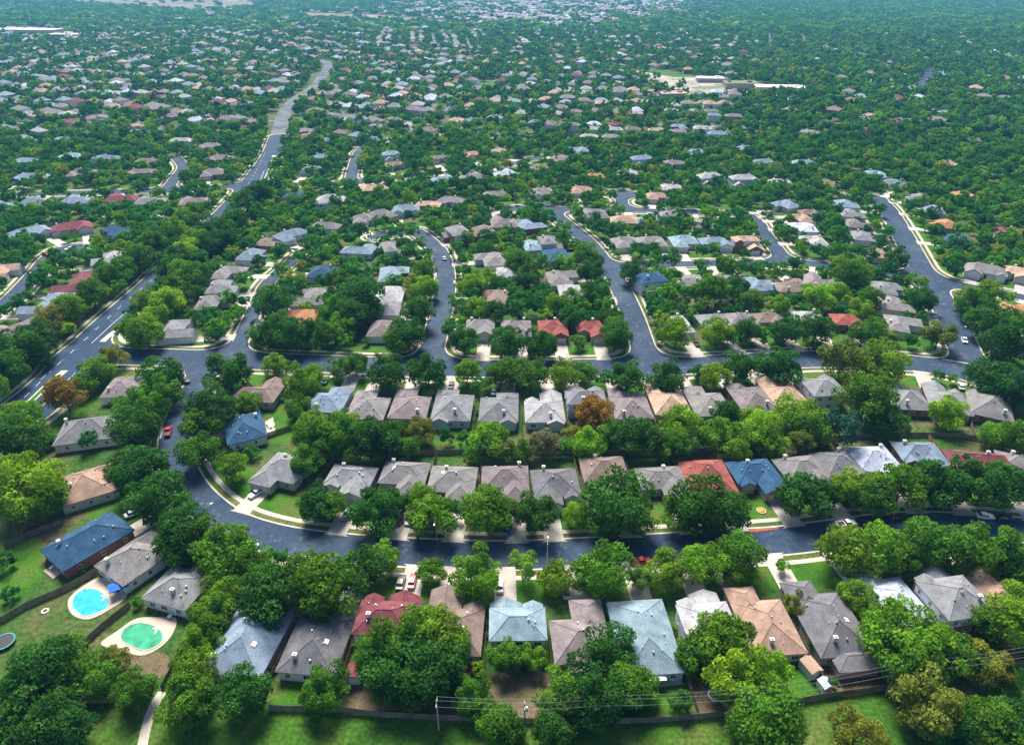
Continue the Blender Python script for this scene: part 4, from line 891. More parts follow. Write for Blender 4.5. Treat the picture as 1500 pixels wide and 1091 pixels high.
# far streets between those houses
sv = MB()
for ci, (cx, cyy, ang) in enumerate(cells):
    if CELLP[ci] >= 0.7: continue
    c, s = math.cos(ang), math.sin(ang)
    for k in range(-6, 7):
        for i in range(-34, 34):
            lx, ly = i * 10, 68 * k + 17; x, y = cx + (lx + 5) * c - ly * s, cyy + (lx + 5) * s + ly * c
            if y < FAR_Y * 1.02 or y > 2600 or abs(x) > depth(0, y) * 0.80 + 30 or open_land(x, y) or sdf(x, y) < 8: continue
            if int(np.argmin((CX - x) ** 2 + (CY - y) ** 2)) != ci: continue
            q = [(lx, ly - 4), (lx + 10, ly - 4), (lx + 10, ly + 4), (lx, ly + 4)]
            sv.poly([(cx + a * c - b * s, cyy + a * s + b * c, 0.03) for a, b in q])
tag(sv.build('far_streets', M_GREYROAD, fix=False), 'grey far-off streets glimpsed between trees', 'road', kind='structure')
# woodland: instanced crowns on points
hidden = bpy.data.collections.new('woodland_shapes')
def far_tree(seed, nlobe, nleaf, leaf):
    V, T = crown_arrays(seed, nlobe, nleaf, leaf, 0.92); V = V + np.array([0, 0, 1.0])
    return crown_mesh('woodland_tree', V, T, M_LEAFS)
shapes = [far_tree(80 + k, 22, 900, 0.105) for k in range(4)] + [far_tree(90 + k, 12, 230, 0.21) for k in range(4)]
def far_clump(seed):
    r = np.random.default_rng(seed); Vs = []; Ts = []
    for k in range(9):
        V, T = crown_arrays(seed * 31 + k, 7, 46, 0.42, 0.85); s_ = r.uniform(0.75, 1.2)
        off = np.array([r.uniform(-2.6, 2.6), r.uniform(-2.6, 2.6), 0]); Vs.append((V + np.array([0, 0, 1.1])) * s_ + off); Ts.append(np.clip(T * 0.7 + r.uniform(0, 0.45), 0, 1))
    return crown_mesh('woodland_clump', np.concatenate(Vs), np.concatenate(Ts), M_LEAFS)
shapes += [far_clump(7 + k) for k in range(3)]
for i, me in enumerate(shapes):
    o = bpy.data.objects.new('woodland_shape_%02d' % i, me); hidden.objects.link(o)
pts = []; idx = []; scl = []
def add_pt(x, y, rm, i, sz=None):
    pts.append((x, y, 0)); idx.append(i); scl.append((rm, rm, sz or rm * fr.uniform(0.9, 1.15)))
for (x, y, rm, z, tn, tall) in TREES[N_TREE:]:
    add_pt(x, y, rm, fr.randrange(4))
hgrid = {}
for h in FARH: hgrid.setdefault((int(h[0] // 30), int(h[1] // 30)), []).append(h)
def on_house(x, y, pad):
    i, j = int(x // 30), int(y // 30)
    for ii in (i - 1, i, i + 1):
        for jj in (j - 1, j, j + 1):
            for h in hgrid.get((ii, jj), ()):
                if math.hypot(h[0] - x, h[1] - y) < pad: return True
    return False
y = FAR_Y
while y < 1750:
    sp = 8.6 if y < 1000 else 9.4
    half = depth(0, y) * 0.80 + 15; x = -half
    while x < half:
        xx, yy = x + fr.uniform(-4.2, 4.2), y + fr.uniform(-4.2, 4.2); rm = fr.uniform(2.9, 5.9) if pix(xx, yy)[0] < 1080 else fr.uniform(3.4, 6.4)
        x += sp
        if fr.random() < 0.16 or open_land(xx, yy): continue
        if sdf(xx, yy) < rm * 0.5 or far_street(xx, yy): continue
        if (house_gap(xx, yy) < rm * 0.5 if yy < 800 else on_house(xx, yy, rm * 0.5 + 6.0)) and fr.random() < 0.93: continue
        if (on_house(xx, yy + 6 + rm, 6.5) or (yy > 900 and on_house(xx, yy + 13, 6.0))) and fr.random() < 0.75: continue
        add_pt(xx, yy, rm, fr.randrange(4) if y < 750 else 4 + fr.randrange(4))
    y += sp
while y < 4700:
    half = depth(0, y) * 0.80 + 30; x = -half
    while x < half:
        xx, yy = x + fr.uniform(-8, 8), y + fr.uniform(-8, 8); x += 20
        if open_land(xx, yy): continue
        if inside(DEVELOP, xx + fr.gauss(0, 90), yy + fr.gauss(0, 150)) and fr.random() < 0.78: continue
        if on_house(xx, yy, 13) and fr.random() < 0.8: continue
        add_pt(xx, yy, fr.uniform(4.0, 5.4), 8 + fr.randrange(3), fr.uniform(4.2, 6.0))
    y += 20
print('woodland points', len(pts))
wm = bpy.data.meshes.new('woodland'); wm.from_pydata(pts, [], [])
a = wm.attributes.new('shape', 'INT', 'POINT'); a.data.foreach_set('value', np.array(idx, dtype=np.int32))
a = wm.attributes.new('size', 'FLOAT_VECTOR', 'POINT'); a.data.foreach_set('vector', np.array(scl, dtype=np.float32).ravel())
a = wm.attributes.new('turn', 'FLOAT_VECTOR', 'POINT'); a.data.foreach_set('vector', np.array([(0, 0, fr.uniform(0, 6.28)) for _ in pts], dtype=np.float32).ravel())
wo = link('woodland', wm); tag(wo, 'dense green woodland spreading between roofs to the skyline', 'woodland', kind='stuff')
ng = bpy.data.node_groups.new('woodland_scatter', 'GeometryNodeTree')
ng.interface.new_socket('Geometry', in_out='INPUT', socket_type='NodeSocketGeometry'); ng.interface.new_socket('Geometry', in_out='OUTPUT', socket_type='NodeSocketGeometry')
gi = ng.nodes.new('NodeGroupInput'); go = ng.nodes.new('NodeGroupOutput'); ip = ng.nodes.new('GeometryNodeInstanceOnPoints')
ci = ng.nodes.new('GeometryNodeCollectionInfo'); ci.inputs['Collection'].default_value = hidden; ci.inputs['Separate Children'].default_value = True; ci.inputs['Reset Children'].default_value = True
def named(n_, t):
    q = ng.nodes.new('GeometryNodeInputNamedAttribute'); q.data_type = t; q.inputs['Name'].default_value = n_; return q.outputs['Attribute']
ng.links.new(gi.outputs[0], ip.inputs['Points']); ng.links.new(ci.outputs[0], ip.inputs['Instance']); ip.inputs['Pick Instance'].default_value = True
ng.links.new(named('shape', 'INT'), ip.inputs['Instance Index']); ng.links.new(named('turn', 'FLOAT_VECTOR'), ip.inputs['Rotation']); ng.links.new(named('size', 'FLOAT_VECTOR'), ip.inputs['Scale'])
ng.links.new(ip.outputs[0], go.inputs[0])
md = wo.modifiers.new('scatter', 'NODES'); md.node_group = ng

# ------------------------------------------------------------------ yards: fences, pools, sheds, patios
def f_panel(b):
    for k in range(12):
        z1 = 1.78 + 0.06 * ((k * 37) % 5) / 5; x0 = k / 12
        b.box(x0 + 0.004, x0 + 0.079, -0.012 - 0.008 * (k % 2), 0.012, 0.04, z1)
    b.box(0, 1, 0.012, 0.05, 0.45, 0.54); b.box(0, 1, 0.012, 0.05, 1.35, 1.44)
ME_PANEL = unit_mesh('fence_panel', M_WOOD, f_panel); ME_PANEL2 = unit_mesh('fence_panel', M_WOOD2, f_panel)
ME_POST = unit_mesh('fence_post', M_WOOD, lambda b: (b.box(-0.06, 0.06, -0.06, 0.06, 0, 1.92), b.box(-0.075, 0.075, -0.075, 0.075, 1.92, 1.97)))
def fence(pts, label, group=None, red=False, clip=False):
    root = empty('wooden_fence', (*pts[0], 0)); ox, oy = pts[0]
    for (ax, ay), (bx_, by_) in zip(pts[:-1], pts[1:]):
        L = math.hypot(bx_ - ax, by_ - ay); n = max(1, round(L / 2.4)); a = math.atan2(by_ - ay, bx_ - ax)
        for k in range(n):
            x, y = ax + (bx_ - ax) * k / n, ay + (by_ - ay) * k / n
            if sdf(x, y) < 4 or (clip and inside(field, x + (bx_ - ax) / n, y + (by_ - ay) / n)): continue
            link('fence_panel', ME_PANEL2 if red else ME_PANEL, root, (x - ox, y - oy, 0), a, (L / n, 1, 1)); link('fence_post', ME_POST, root, (x - ox, y - oy, 0), a)
    if not root.children: bpy.data.objects.remove(root); return None
    return tag(root, label, 'fence', group)
fence(W((395, 1040), (500, 1043), (560, 1050), (640, 1054), (760, 1059), (870, 1060), (960, 1058), (1030, 1052), (1090, 1044), (1200, 1024), (1300, 1010), (1420, 987), (1520, 972)), 'long weathered wooden fence between the back yards and the field')
fence(W((0, 914), (40, 890), (100, 864), (150, 836)), 'grey wooden fence between the brick house lawn and the blue pool')
fence(W((128, 942), (152, 920), (192, 888)), 'short dark fence between the blue pool and the green pool')
fence(W((8, 803), (50, 784), (92, 768)), 'grey wooden fence beside the red-rimmed trampoline')
fence(W((238, 1012), (252, 985), (264, 955)), 'dark fence where the footpath enters the trees')
fence(W((-40, 1034), (60, 1030), (168, 1029), (205, 1034)), 'wooden fence below the dark trees by the footpath', red=True)
fence(W((20, 552), (125, 466), (190, 415)), 'long dark fence behind the avenue verge')
fence(W((300, 690), (345, 660), (395, 640), (430, 628)), 'fence behind the deep blue corner house')
fence(W((445, 652), (560, 668), (700, 664), (860, 664), (980, 668), (1100, 656), (1200, 646), (1300, 640), (1400, 640), (1510, 660)), 'long shared back fence between the inner row and cross-street yards')
def side_fences(k0, names, L0, L1):
    rows = [q for q in SHORT if any((' ' + nm + ' house') in q[5] for nm in names)]
    for q, p in zip(rows[:-1], rows[1:]):
        if math.hypot(q[0] - p[0], q[1] - p[1]) > 24: continue
        mx, my = (q[0] + p[0]) / 2, (q[1] + p[1]) / 2
        dx, dy = (math.sin(q[2]) + math.sin(p[2])) / 2, -(math.cos(q[2]) + math.cos(p[2])) / 2
        fence([(mx + dx * L0, my + dy * L0), (mx + dx * L1, my + dy * L1)], 'side fence between ' + (q[5].split(' from')[0]) + ' and the next house', 'side fences', red=rng.random() < 0.4, clip=True)
side_fences(0, ['power-line'], -3, 21); side_fences(1, ['inner-row'], -3, 15); side_fences(2, ['cross-street'], -2, 17)

def slab(name, px_, z, m, label, cat, th=0.06, kind='structure'):
    b = MB(); b.prism([P(*q) for q in px_], 0.0, z); return tag(b.build(name, m), label, cat, kind=kind)
def loop(px_, n=6):
    """closed smooth outline through pixel points, on the ground"""
    p = [np.array(P(*q)) for q in px_]; out = []; N_ = len(p)
    for i in range(N_):
        a, b, c, d = p[i - 1], p[i], p[(i + 1) % N_], p[(i + 2) % N_]
        for k in range(n):
            t = k / n; out.append(tuple(0.5 * (2 * b + (c - a) * t + (2 * a - 5 * b + 4 * c - d) * t * t + (3 * b - a - 3 * c + d) * t ** 3)))
    return out
def pool(deck, water, wm_, label, dlabel):
    b = MB(); b.prism(loop(deck), 0, 0.12); tag(b.build('pool_deck', M_DECK), dlabel, 'patio', kind='structure')
    wl_ = loop(water); cx = sum(p[0] for p in wl_) / len(wl_); cyy = sum(p[1] for p in wl_) / len(wl_)
    root = empty('swimming_pool', (cx, cyy, 0.12)); loc = [(p[0] - cx, p[1] - cyy) for p in wl_]
    b = MB(); n = len(loc); k1 = 1.07
    for i in range(n):
        p, q = loc[i], loc[(i + 1) % n]
        b.prism([p, q, (q[0] * k1, q[1] * k1), (p[0] * k1, p[1] * k1)], 0.004, 0.09)
    b.build('coping', M_CONC, root)
    b = MB(); b.poly([(p[0], p[1], 0.03) for p in loc]); w_ = b.build('water', wm_, root, fix=False)
    if w_.data.polygons[0].normal.z < 0: w_.data.flip_normals()
    st_ = MB(); hx, hy = loc[int(n * 0.42)]
    for k in range(7):
        t0, t1 = k / 7 * 2.6 - 1.3, (k + 1) / 7 * 2.6 - 1.3
        c0 = (hx * .62, hy * .62); A = math.atan2(hy, hx)
        st_.prism([(c0[0] + r_ * math.cos(A + t), c0[1] + r_ * math.sin(A + t)) for r_, t in ((.75, t0), (1.15, t0), (1.15, t1), (.75, t1))], 0.005, 0.06)
    st_.build('steps', M_CONC, root)
    bb = MB(); a = 0.9
    x0, y0 = loc[n // 5]; bb.tube([(x0 * 1.1, y0 * 1.1, 0.05), (x0 * 1.06, y0 * 1.06, 0.7), (x0 * 0.94, y0 * 0.94, 0.7), (x0 * 0.92, y0 * 0.92, 0.0)], [0.04] * 4, 6)
    bb.build('ladder', M_METAL, root)
    return tag(root, label, 'pool')
pool([(100, 880), (118, 861), (148, 846), (172, 856), (186, 873), (160, 893), (130, 907), (106, 900)], [(107, 881), (114, 869), (131, 863), (146, 867), (158, 879), (156, 891), (141, 898), (123, 902), (109, 891)], M_WATER, 'bright blue kidney-shaped swimming pool behind the taupe house', 'tan stone deck round the blue pool')
pool([(148, 943), (172, 924), (200, 906), (232, 904), (258, 906), (252, 930), (232, 950), (207, 960), (178, 953)], [(178, 936), (184, 921), (203, 913), (226, 918), (238, 930), (234, 943), (213, 952), (193, 946)], M_WATERG, 'green kidney-shaped swimming pool behind the grey pool-side house', 'pinkish stone deck round the green pool')
pool([(150, 318), (166, 311), (185, 314), (186, 321), (160, 323)], [(157, 318), (167, 313), (180, 316), (178, 320), (163, 321)], M_WATER, 'small turquoise pool behind the maroon west-lane house', 'pale deck round the turquoise pool')
pool([(207, 320), (218, 314), (238, 316), (242, 322), (215, 324)], [(212, 319), (222, 315.5), (236, 318), (232, 321.5), (218, 321.5)], M_WATERG, 'teal pool behind the grey west-lane house', 'pale deck round the teal pool')
def ring(b, r0, r1, z0, z1, n=20):
    for k in range(n):
        a, c = 2 * math.pi * k / n, 2 * math.pi * (k + 1) / n
        b.prism([(r0 * math.cos(a), r0 * math.sin(a)), (r1 * math.cos(a), r1 * math.sin(a)), (r1 * math.cos(c), r1 * math.sin(c)), (r0 * math.cos(c), r0 * math.sin(c))], z0, z1)
def trampoline(u, v, r_, rimcol, label):
    x, y = P(u, v, 0.8); root = empty('trampoline', (x, y, 0))
    b = MB(); b.prism([(math.cos(k * 0.3142) * (r_ - .3), math.sin(k * 0.3142) * (r_ - .3)) for k in range(20)], 0.78, 0.81); b.build('mat', M_DARK, root)
    b = MB(); ring(b, r_ - 0.3, r_, 0.77, 0.86); b.build('rim_pad', mat('rim_' + rimcol[0], rimcol[1], 0.6, 0.05, 2), root)
    for k in range(6):
        a = k * math.pi / 3; b = MB(); b.tube([(r_ * .93 * math.cos(a), r_ * .93 * math.sin(a), 0), (r_ * .93 * math.cos(a), r_ * .93 * math.sin(a), 0.78)], [0.04, 0.04], 6); b.build('leg', M_METAL, root)
    tag(root, label, 'trampoline')
trampoline(46, 776, 2.4, ('red', (0.45, 0.05, 0.09)), 'round trampoline with dark mat and red rim behind the tan house')
trampoline(5, 939, 2.3, ('teal', (0.05, 0.25, 0.25)), 'round trampoline with teal rim on the lawn below the fence')
def shed(u, v, w, d, h, roof_c, wall_c, label, rz=0.0, door=True):
    x, y = P(u, v, h * 0.8); root = empty('garden_shed', (x, y, 0), rz); b, r_ = MB(), MB()
    b.box(-w / 2, w / 2, -d / 2, d / 2, 0, h); gable(r_, b, 0, w, -d / 2, d / 2, h, 0.5, -1, o=0.2, th=0.1)
    b.build('wall', wall_c, root); r_.build('roof', roof_c, root)
    q = MB(); q.box(-0.5, 0.5, -d / 2 - 0.04, -d / 2 + 0.01, 0, 1.85); q.build('shed_door', M_WHITE, root)
    return tag(root, label, 'shed')
shed(519, 984, 2.6, 3.2, 2.3, rmat('maroon'), WALLS['blue'], 'small shed with maroon roof and pale blue front by the maroon house')
shed(1187, 975, 2.6, 3.6, 2.3, rmat('tan'), WALLS['blue'], 'garden shed with tan roof between the tan and charcoal houses', 0.35)
shed(1208, 1001, 2.0, 2.2, 1.9, rmat('pale'), WALLS['white'], 'tiny pale blue-roofed shed by the back fence', 0.3)
def canopy(u, v, w, d, h, colr, label, rz, name='shade_canopy'):
    x, y = P(u, v, h); root = empty(name, (x, y, 0), rz)
    b = MB(); zt = h + 0.35; c = [(-w / 2, -d / 2, h), (w / 2, -d / 2, h), (w / 2, d / 2, h), (-w / 2, d / 2, h)]
    for k in range(4): b.poly([c[k], c[(k + 1) % 4], (0, 0, zt)])
    for k in range(4):
        p, q = c[k], c[(k + 1) % 4]; b.poly([(p[0], p[1], h - 0.22), (q[0], q[1], h - 0.22), q, p])
    b.build('cover', colr, root, fix=False)
    for sx in (-1, 1):
        for sy in (-1, 1):
            q = MB(); q.tube([(sx * (w / 2 - .08), sy * (d / 2 - .08), 0), (sx * (w / 2 - .08), sy * (d / 2 - .08), h)], [0.05, 0.05], 6); q.build('leg', M_WHITE, root)
    return tag(root, label, 'canopy')
canopy(173, 857, 4.2, 3.0, 2.5, mat('blue_canvas', (0.01, 0.12, 0.55), 0.7, 0.05, 2), 'bright blue canvas canopy beside the blue pool', 0.6)
canopy(960, 985, 4.0, 3.6, 2.6, M_WHITE, 'white patio canopy behind the second blue-grey power-line house', 0.05)
canopy(1150, 945, 3.0, 3.6, 2.6, mat('pale_canvas', (0.50, 0.60, 0.75), 0.7, 0.05, 2), 'pale blue patio cover behind the tan power-line house', 0.25)
slab('patio', [(1150, 946), (1172, 942), (1178, 956), (1156, 960)], 0.07, M_CONC, 'concrete patio behind the tan power-line house', 'patio')
slab('patio', [(822, 968), (852, 966), (853, 981), (824, 983)], 0.07, M_CONC, 'concrete patio behind the mauve power-line house', 'patio')
slab('patio', [(948, 996), (996, 990), (1000, 1002), (950, 1008)], 0.07, M_CONC, 'concrete patio under the white canopy', 'patio')
slab('deck', [(668, 968), (698, 964), (696, 988), (664, 990)], 0.35, mat('red_deck', (0.28, 0.05, 0.045), 0.8, 0.12, 1.0), 'dark red wooden deck behind the brown house', 'deck')
slab('patio', [(388, 618), (400, 611), (404, 634), (392, 640)], 0.07, M_CONC, 'concrete patio beside the deep blue corner house', 'patio')
slab('patio', [(64, 836), (78, 826), (92, 838), (78, 848)], 0.12, M_DECK, 'brown stone terrace beside the deep blue pool-side house', 'patio')
slab('mulch_bed', [(1095, 776), (1138, 771), (1140, 775), (1097, 780)], 0.10, mat('red_mulch', (0.34, 0.09, 0.05), 0.95, 0.3, 2.0), 'strip of red mulch on the verge by the blue-roofed house', 'flower bed')
for nm, pp in (('behind the maroon power-line house', [(505, 1005), (560, 1000), (640, 1030), (690, 1030), (690, 1046), (600, 1042), (510, 1036)]), ('behind the slate two-storey house', [(722, 985), (800, 985), (805, 1048), (720, 1046)]), ('behind the charcoal house at the fence end', [(1200, 962), (1275, 950), (1300, 1004), (1215, 1018)]), ('under the tree behind the light grey house', [(1020, 1000), (1070, 990), (1080, 1036), (1015, 1042)]), ('by the green pool', [(170, 962), (240, 955), (245, 985), (195, 1000)])):
    b = MB(); b.poly([(*p, 0.014) for p in loop(pp, 3)]); o = b.build('bare_yard', M_DIRT, fix=False)
    if o.data.polygons[0].normal.z < 0: o.data.flip_normals()
    tag(o, 'patch of bare brown dirt ' + nm, 'dirt', kind='structure')
for nm, pp in (('beside the deep blue pool-side house', [(0, 800), (60, 790), (60, 850), (0, 890)]), ('round the deep blue corner house', [(395, 600), (425, 600), (430, 640), (400, 650)]), ('inside the bend', [(310, 690), (350, 668), (375, 690), (352, 715), (335, 735), (315, 715)]), ('beside the tan bend house', [(120, 745), (195, 715), (215, 735), (150, 760)]), ('in the inner yards', [(620, 645), (690, 650), (690, 668), (620, 662)]), ('behind the second blue-grey house', [(930, 1000), (1000, 1000), (1012, 1045), (930, 1050)]), ('behind the charcoal power-line house', [(412, 1000), (480, 1000), (490, 1034), (402, 1032)]), ('behind the tan power-line house', [(1120, 960), (1190, 955), (1200, 1012), (1110, 1030)]), ('on the corner of the stub street', [(255, 492), (315, 488), (325, 505), (250, 506)]), ('between slanting street houses', [(760, 425), (815, 425), (815, 440), (765, 440)]), ('behind the white two-storey house', [(940, 425), (990, 425), (985, 440), (945, 440)])):
    b = MB(); b.poly([(*p, 0.016) for p in loop(pp, 3)]); o = b.build('yard_lawn', M_LAWN, fix=False)
    if o.data.polygons[0].normal.z < 0: o.data.flip_normals()
    tag(o, 'patch of bright green lawn ' + nm, 'lawn', kind='structure')
# round flower bed, ring of stones, play ring
def round_bed(u, v, r_, label):
    x, y = P(u, v); root = empty('flower_bed', (x, y, 0)); b = MB(); ring(b, r_ * .8, r_, 0, 0.25); b.build('stone_edging', M_CONC, root)
    b = MB(); b.tube([(0, 0, 0.02), (0, 0, 0.25), (0, 0, 0.5)], [r_ * .72, r_ * .6, r_ * .2], 12); b.build('flowers', mat('yellow_flowers', (0.6, 0.36, 0.02), 0.9, 0.5, 5.0), root)
    tag(root, label, 'flower bed')
round_bed(1115, 748, 1.3, 'round bed of yellow flowers on the lawn of the blue-roofed house')
x, y = P(1047, 1017, 0.3); b = MB(); ring(b, 1.1, 1.45, 0, 0.35, 16); o = b.build('paddling_pool', M_WHITE); o.location = (x, y, 0.0); tag(o, 'white rim of a paddling pool in the dirt yard', 'paddling pool')
x, y = P(66, 894, 0.2); b = MB(); ring(b, 0.55, 0.8, 0, 0.2, 14); o = b.build('hoop', M_WHITE); o.location = (x, y, 0.0); tag(o, 'small white hoop lying on the grass by the blue pool', 'hoop')

# outdoor furniture
def f_table(root):
    b = MB(); b.prism([(0.55 * math.cos(k * .6283), 0.55 * math.sin(k * .6283)) for k in range(10)], 0.70, 0.75); b.build('table_top', M_WHITE, root)
    b = MB(); b.tube([(0, 0, 0), (0, 0, 0.7)], [0.05, 0.05], 6); b.build('leg', M_DARK, root)
def f_chair(root, m):
    b = MB(); b.box(-.28, .28, -.28, .28, .40, .46); b.build('seat', m, root)
    b = MB(); b.box(-.28, .28, .24, .30, .46, .95); b.build('backrest', m, root)
    for sx in (-1, 1):
        for sy in (-1, 1):
            b = MB(); b.box(sx * .25 - .02, sx * .25 + .02, sy * .25 - .02, sy * .25 + .02, 0, .40); b.build('leg', M_DARK, root)
for (u, v, lab) in ((250, 905, 'on the pink patio by the green pool'), (77, 834, 'on the stone terrace of the brick house'), (397, 626, 'on the patio of the corner house'), (984, 998, 'beside the white canopy'), (834, 975, 'on the patio of the mauve house'), (180, 868, 'under the edge of the blue canopy')):
    x, y = P(u, v); r0 = empty('garden_table', (x, y, 0.12)); f_table(r0); tag(r0, 'round white garden table ' + lab, 'table')
    for k in range(2):
        a = 0.6 + k * 2.4; c_ = empty('garden_chair', (x + 1.1 * math.cos(a), y + 1.1 * math.sin(a), 0.12), a - math.pi / 2); f_chair(c_, (M_WHITE, M_DARK)[k]); tag(c_, ('white', 'black')[k] + ' garden chair at the table ' + lab, 'chair')

# ------------------------------------------------------------------ cars
def car_meshes(kind):
    """side profile lofted across the width; x forward"""
    L = 4.7 if kind == 'car' else 5.6; W_ = 1.85; h0, h1 = 0.32, 0.92
    b = MB(); n = 9
    prof = [(-.5, .55, .80), (-.49, .40, .92), (-.30, .34, .98), (-.1, .32, .98), (.12, .32, .97), (.28, .32, .93), (.42, .34, .86), (.49, .40, .74), (.5, .50, .62)]
    if kind == 'pickup': prof = [(p[0], p[1] + .12, p[2] + .16) for p in prof]
    for (fx, zb, zt) in prof:
        k = 0.92 if abs(fx) > 0.45 else 1.0
        x = fx * L; w = W_ / 2 * k
        b.v += [(x, -w, zb), (x, -w * 1.0, (zb + zt) / 2), (x, -w * .93, zt), (x, w * .93, zt), (x, w, (zb + zt) / 2), (x, w, zb)]
    for i in range(n - 1):
        for j in range(6): b.f.append((6 * i + j, 6 * i + (j + 1) % 6, 6 * i + 6 + (j + 1) % 6, 6 * i + 6 + j))
    b.f += [(5, 4, 3, 2, 1, 0), tuple(6 * (n - 1) + j for j in range(6))]
    cab = MB(); dz = 0.16 if kind == 'pickup' else 0.0
    xs = (-.36, -.24, .06, .20) if kind == 'car' else (-.10, -.06, .12, .24)
    z0, z1 = .93 + dz, 1.45 + dz * 1.8; w0, w1 = .84, .64
    cab.v += [(xs[0] * L, -w0, z0), (xs[3] * L, -w0, z0), (xs[3] * L, w0, z0), (xs[0] * L, w0, z0), (xs[1] * L, -w1, z1), (xs[2] * L, -w1, z1), (xs[2] * L, w1, z1), (xs[1] * L, w1, z1)]
    cab.f += [(0, 1, 5, 4), (1, 2, 6, 5), (2, 3, 7, 6), (3, 0, 4, 7)]
    rf = MB(); rf.box(xs[1] * L - .04, xs[2] * L + .04, -w1 - .02, w1 + .02, z1 - .03, z1 + .05)
    bed = MB()
    if kind == 'pickup': bed.box(-.47 * L, -.13 * L, -.74, .74, 1.10, 1.155)
    return b, cab, rf, bed, L
CARM = {}
for kind in ('car', 'pickup'):
    b, cab, rf, bed, L = car_meshes(kind); CARM[kind] = (b, cab, rf, bed, L)
def f_wheel(b): b.tube([(0, -.11, 0), (0, .11, 0)], [.33, .33], 14)
ME_TYRE = unit_mesh('wheel', M_TYRE, f_wheel); ME_RIM = unit_mesh('rim', M_METAL, lambda b: b.tube([(0, -.125, 0), (0, .125, 0)], [.19, .19], 10))
ME_HL = unit_mesh('headlight', M_WHITE, lambda b: b.box(-.05, .04, -.17, .17, -.07, .07)); ME_TL = unit_mesh('taillight', mat('red_lens', (0.4, 0.01, 0.01), 0.2, 0.02, 1), lambda b: b.box(-.04, .05, -.13, .13, -.08, .08))
BODY = {}; PAINT = {'white': (0.75, 0.75, 0.76), 'red': (0.50, 0.015, 0.03), 'black': (0.015, 0.017, 0.022), 'silver': (0.42, 0.44, 0.46), 'blue': (0.03, 0.12, 0.30), 'orange': (0.55, 0.18, 0.02), 'sky blue': (0.22, 0.42, 0.60)}
PAINT = {k: mat('car_paint_' + k.replace(' ', '_'), v, 0.38, 0.02, 1.0, spec=0.4, coat=0.15) for k, v in PAINT.items()}
def car(u, v, paint, kind, road, along, lab, flip=False, turn=0):
    x, y = P(u, v, 0.7); q = nearest(road, x, y); a = math.atan2(q[1][1] - y, q[1][0] - x)
    if along:
        p = ROADS[road]; i = int(np.argmin(np.hypot(p[:, 0] - x, p[:, 1] - y))); d = p[min(i + 1, len(p) - 1)] - p[max(i - 1, 0)]; a = math.atan2(d[1], d[0])
    if flip: a += math.pi
    root = empty('parked_car' if kind == 'car' else 'pickup_truck', (x, y, 0.03 if along else 0.15), a + math.radians(turn))
    b, cab, rf, bed, L = CARM[kind]; key = (kind, paint)
    if key not in BODY:
        me = b.mesh('body', PAINT[paint]); recalc(me); m2 = cab.mesh('window_glass', M_GLASS); recalc(m2); m3 = rf.mesh('roof', PAINT[paint]); recalc(m3)
        m4 = bed.mesh('cargo_bed', M_DARK) if bed.v else None
        BODY[key] = (me, m2, m3, m4)
    me, m2, m3, m4 = BODY[key]
    link('body', me, root); g_ = link('cabin_glass', m2, root); link('cabin_roof', m3, root)
    if m4: link('cargo_bed', m4, root)
    dz = 0.10 if kind == 'pickup' else 0.0
    for sx in (-1, 1):
        for sy in (-1, 1):
            w_ = link('wheel', ME_TYRE, root, (sx * L * .31, sy * .80, .33), 0, (1 + dz, 1, 1 + dz)); link('rim', ME_RIM, w_)
    for sy in (-1, 1):
        link('headlight', ME_HL, root, (L * .485, sy * .58, .66 + dz)); link('taillight', ME_TL, root, (-L * .495, sy * .62, .76 + dz))
    tag(root, lab, 'car' if kind == 'car' else 'pickup')
CS, XS, WS, NS, SS = 'curving street', 'cross street', 'wide street', 'winding street', 'slanting street'
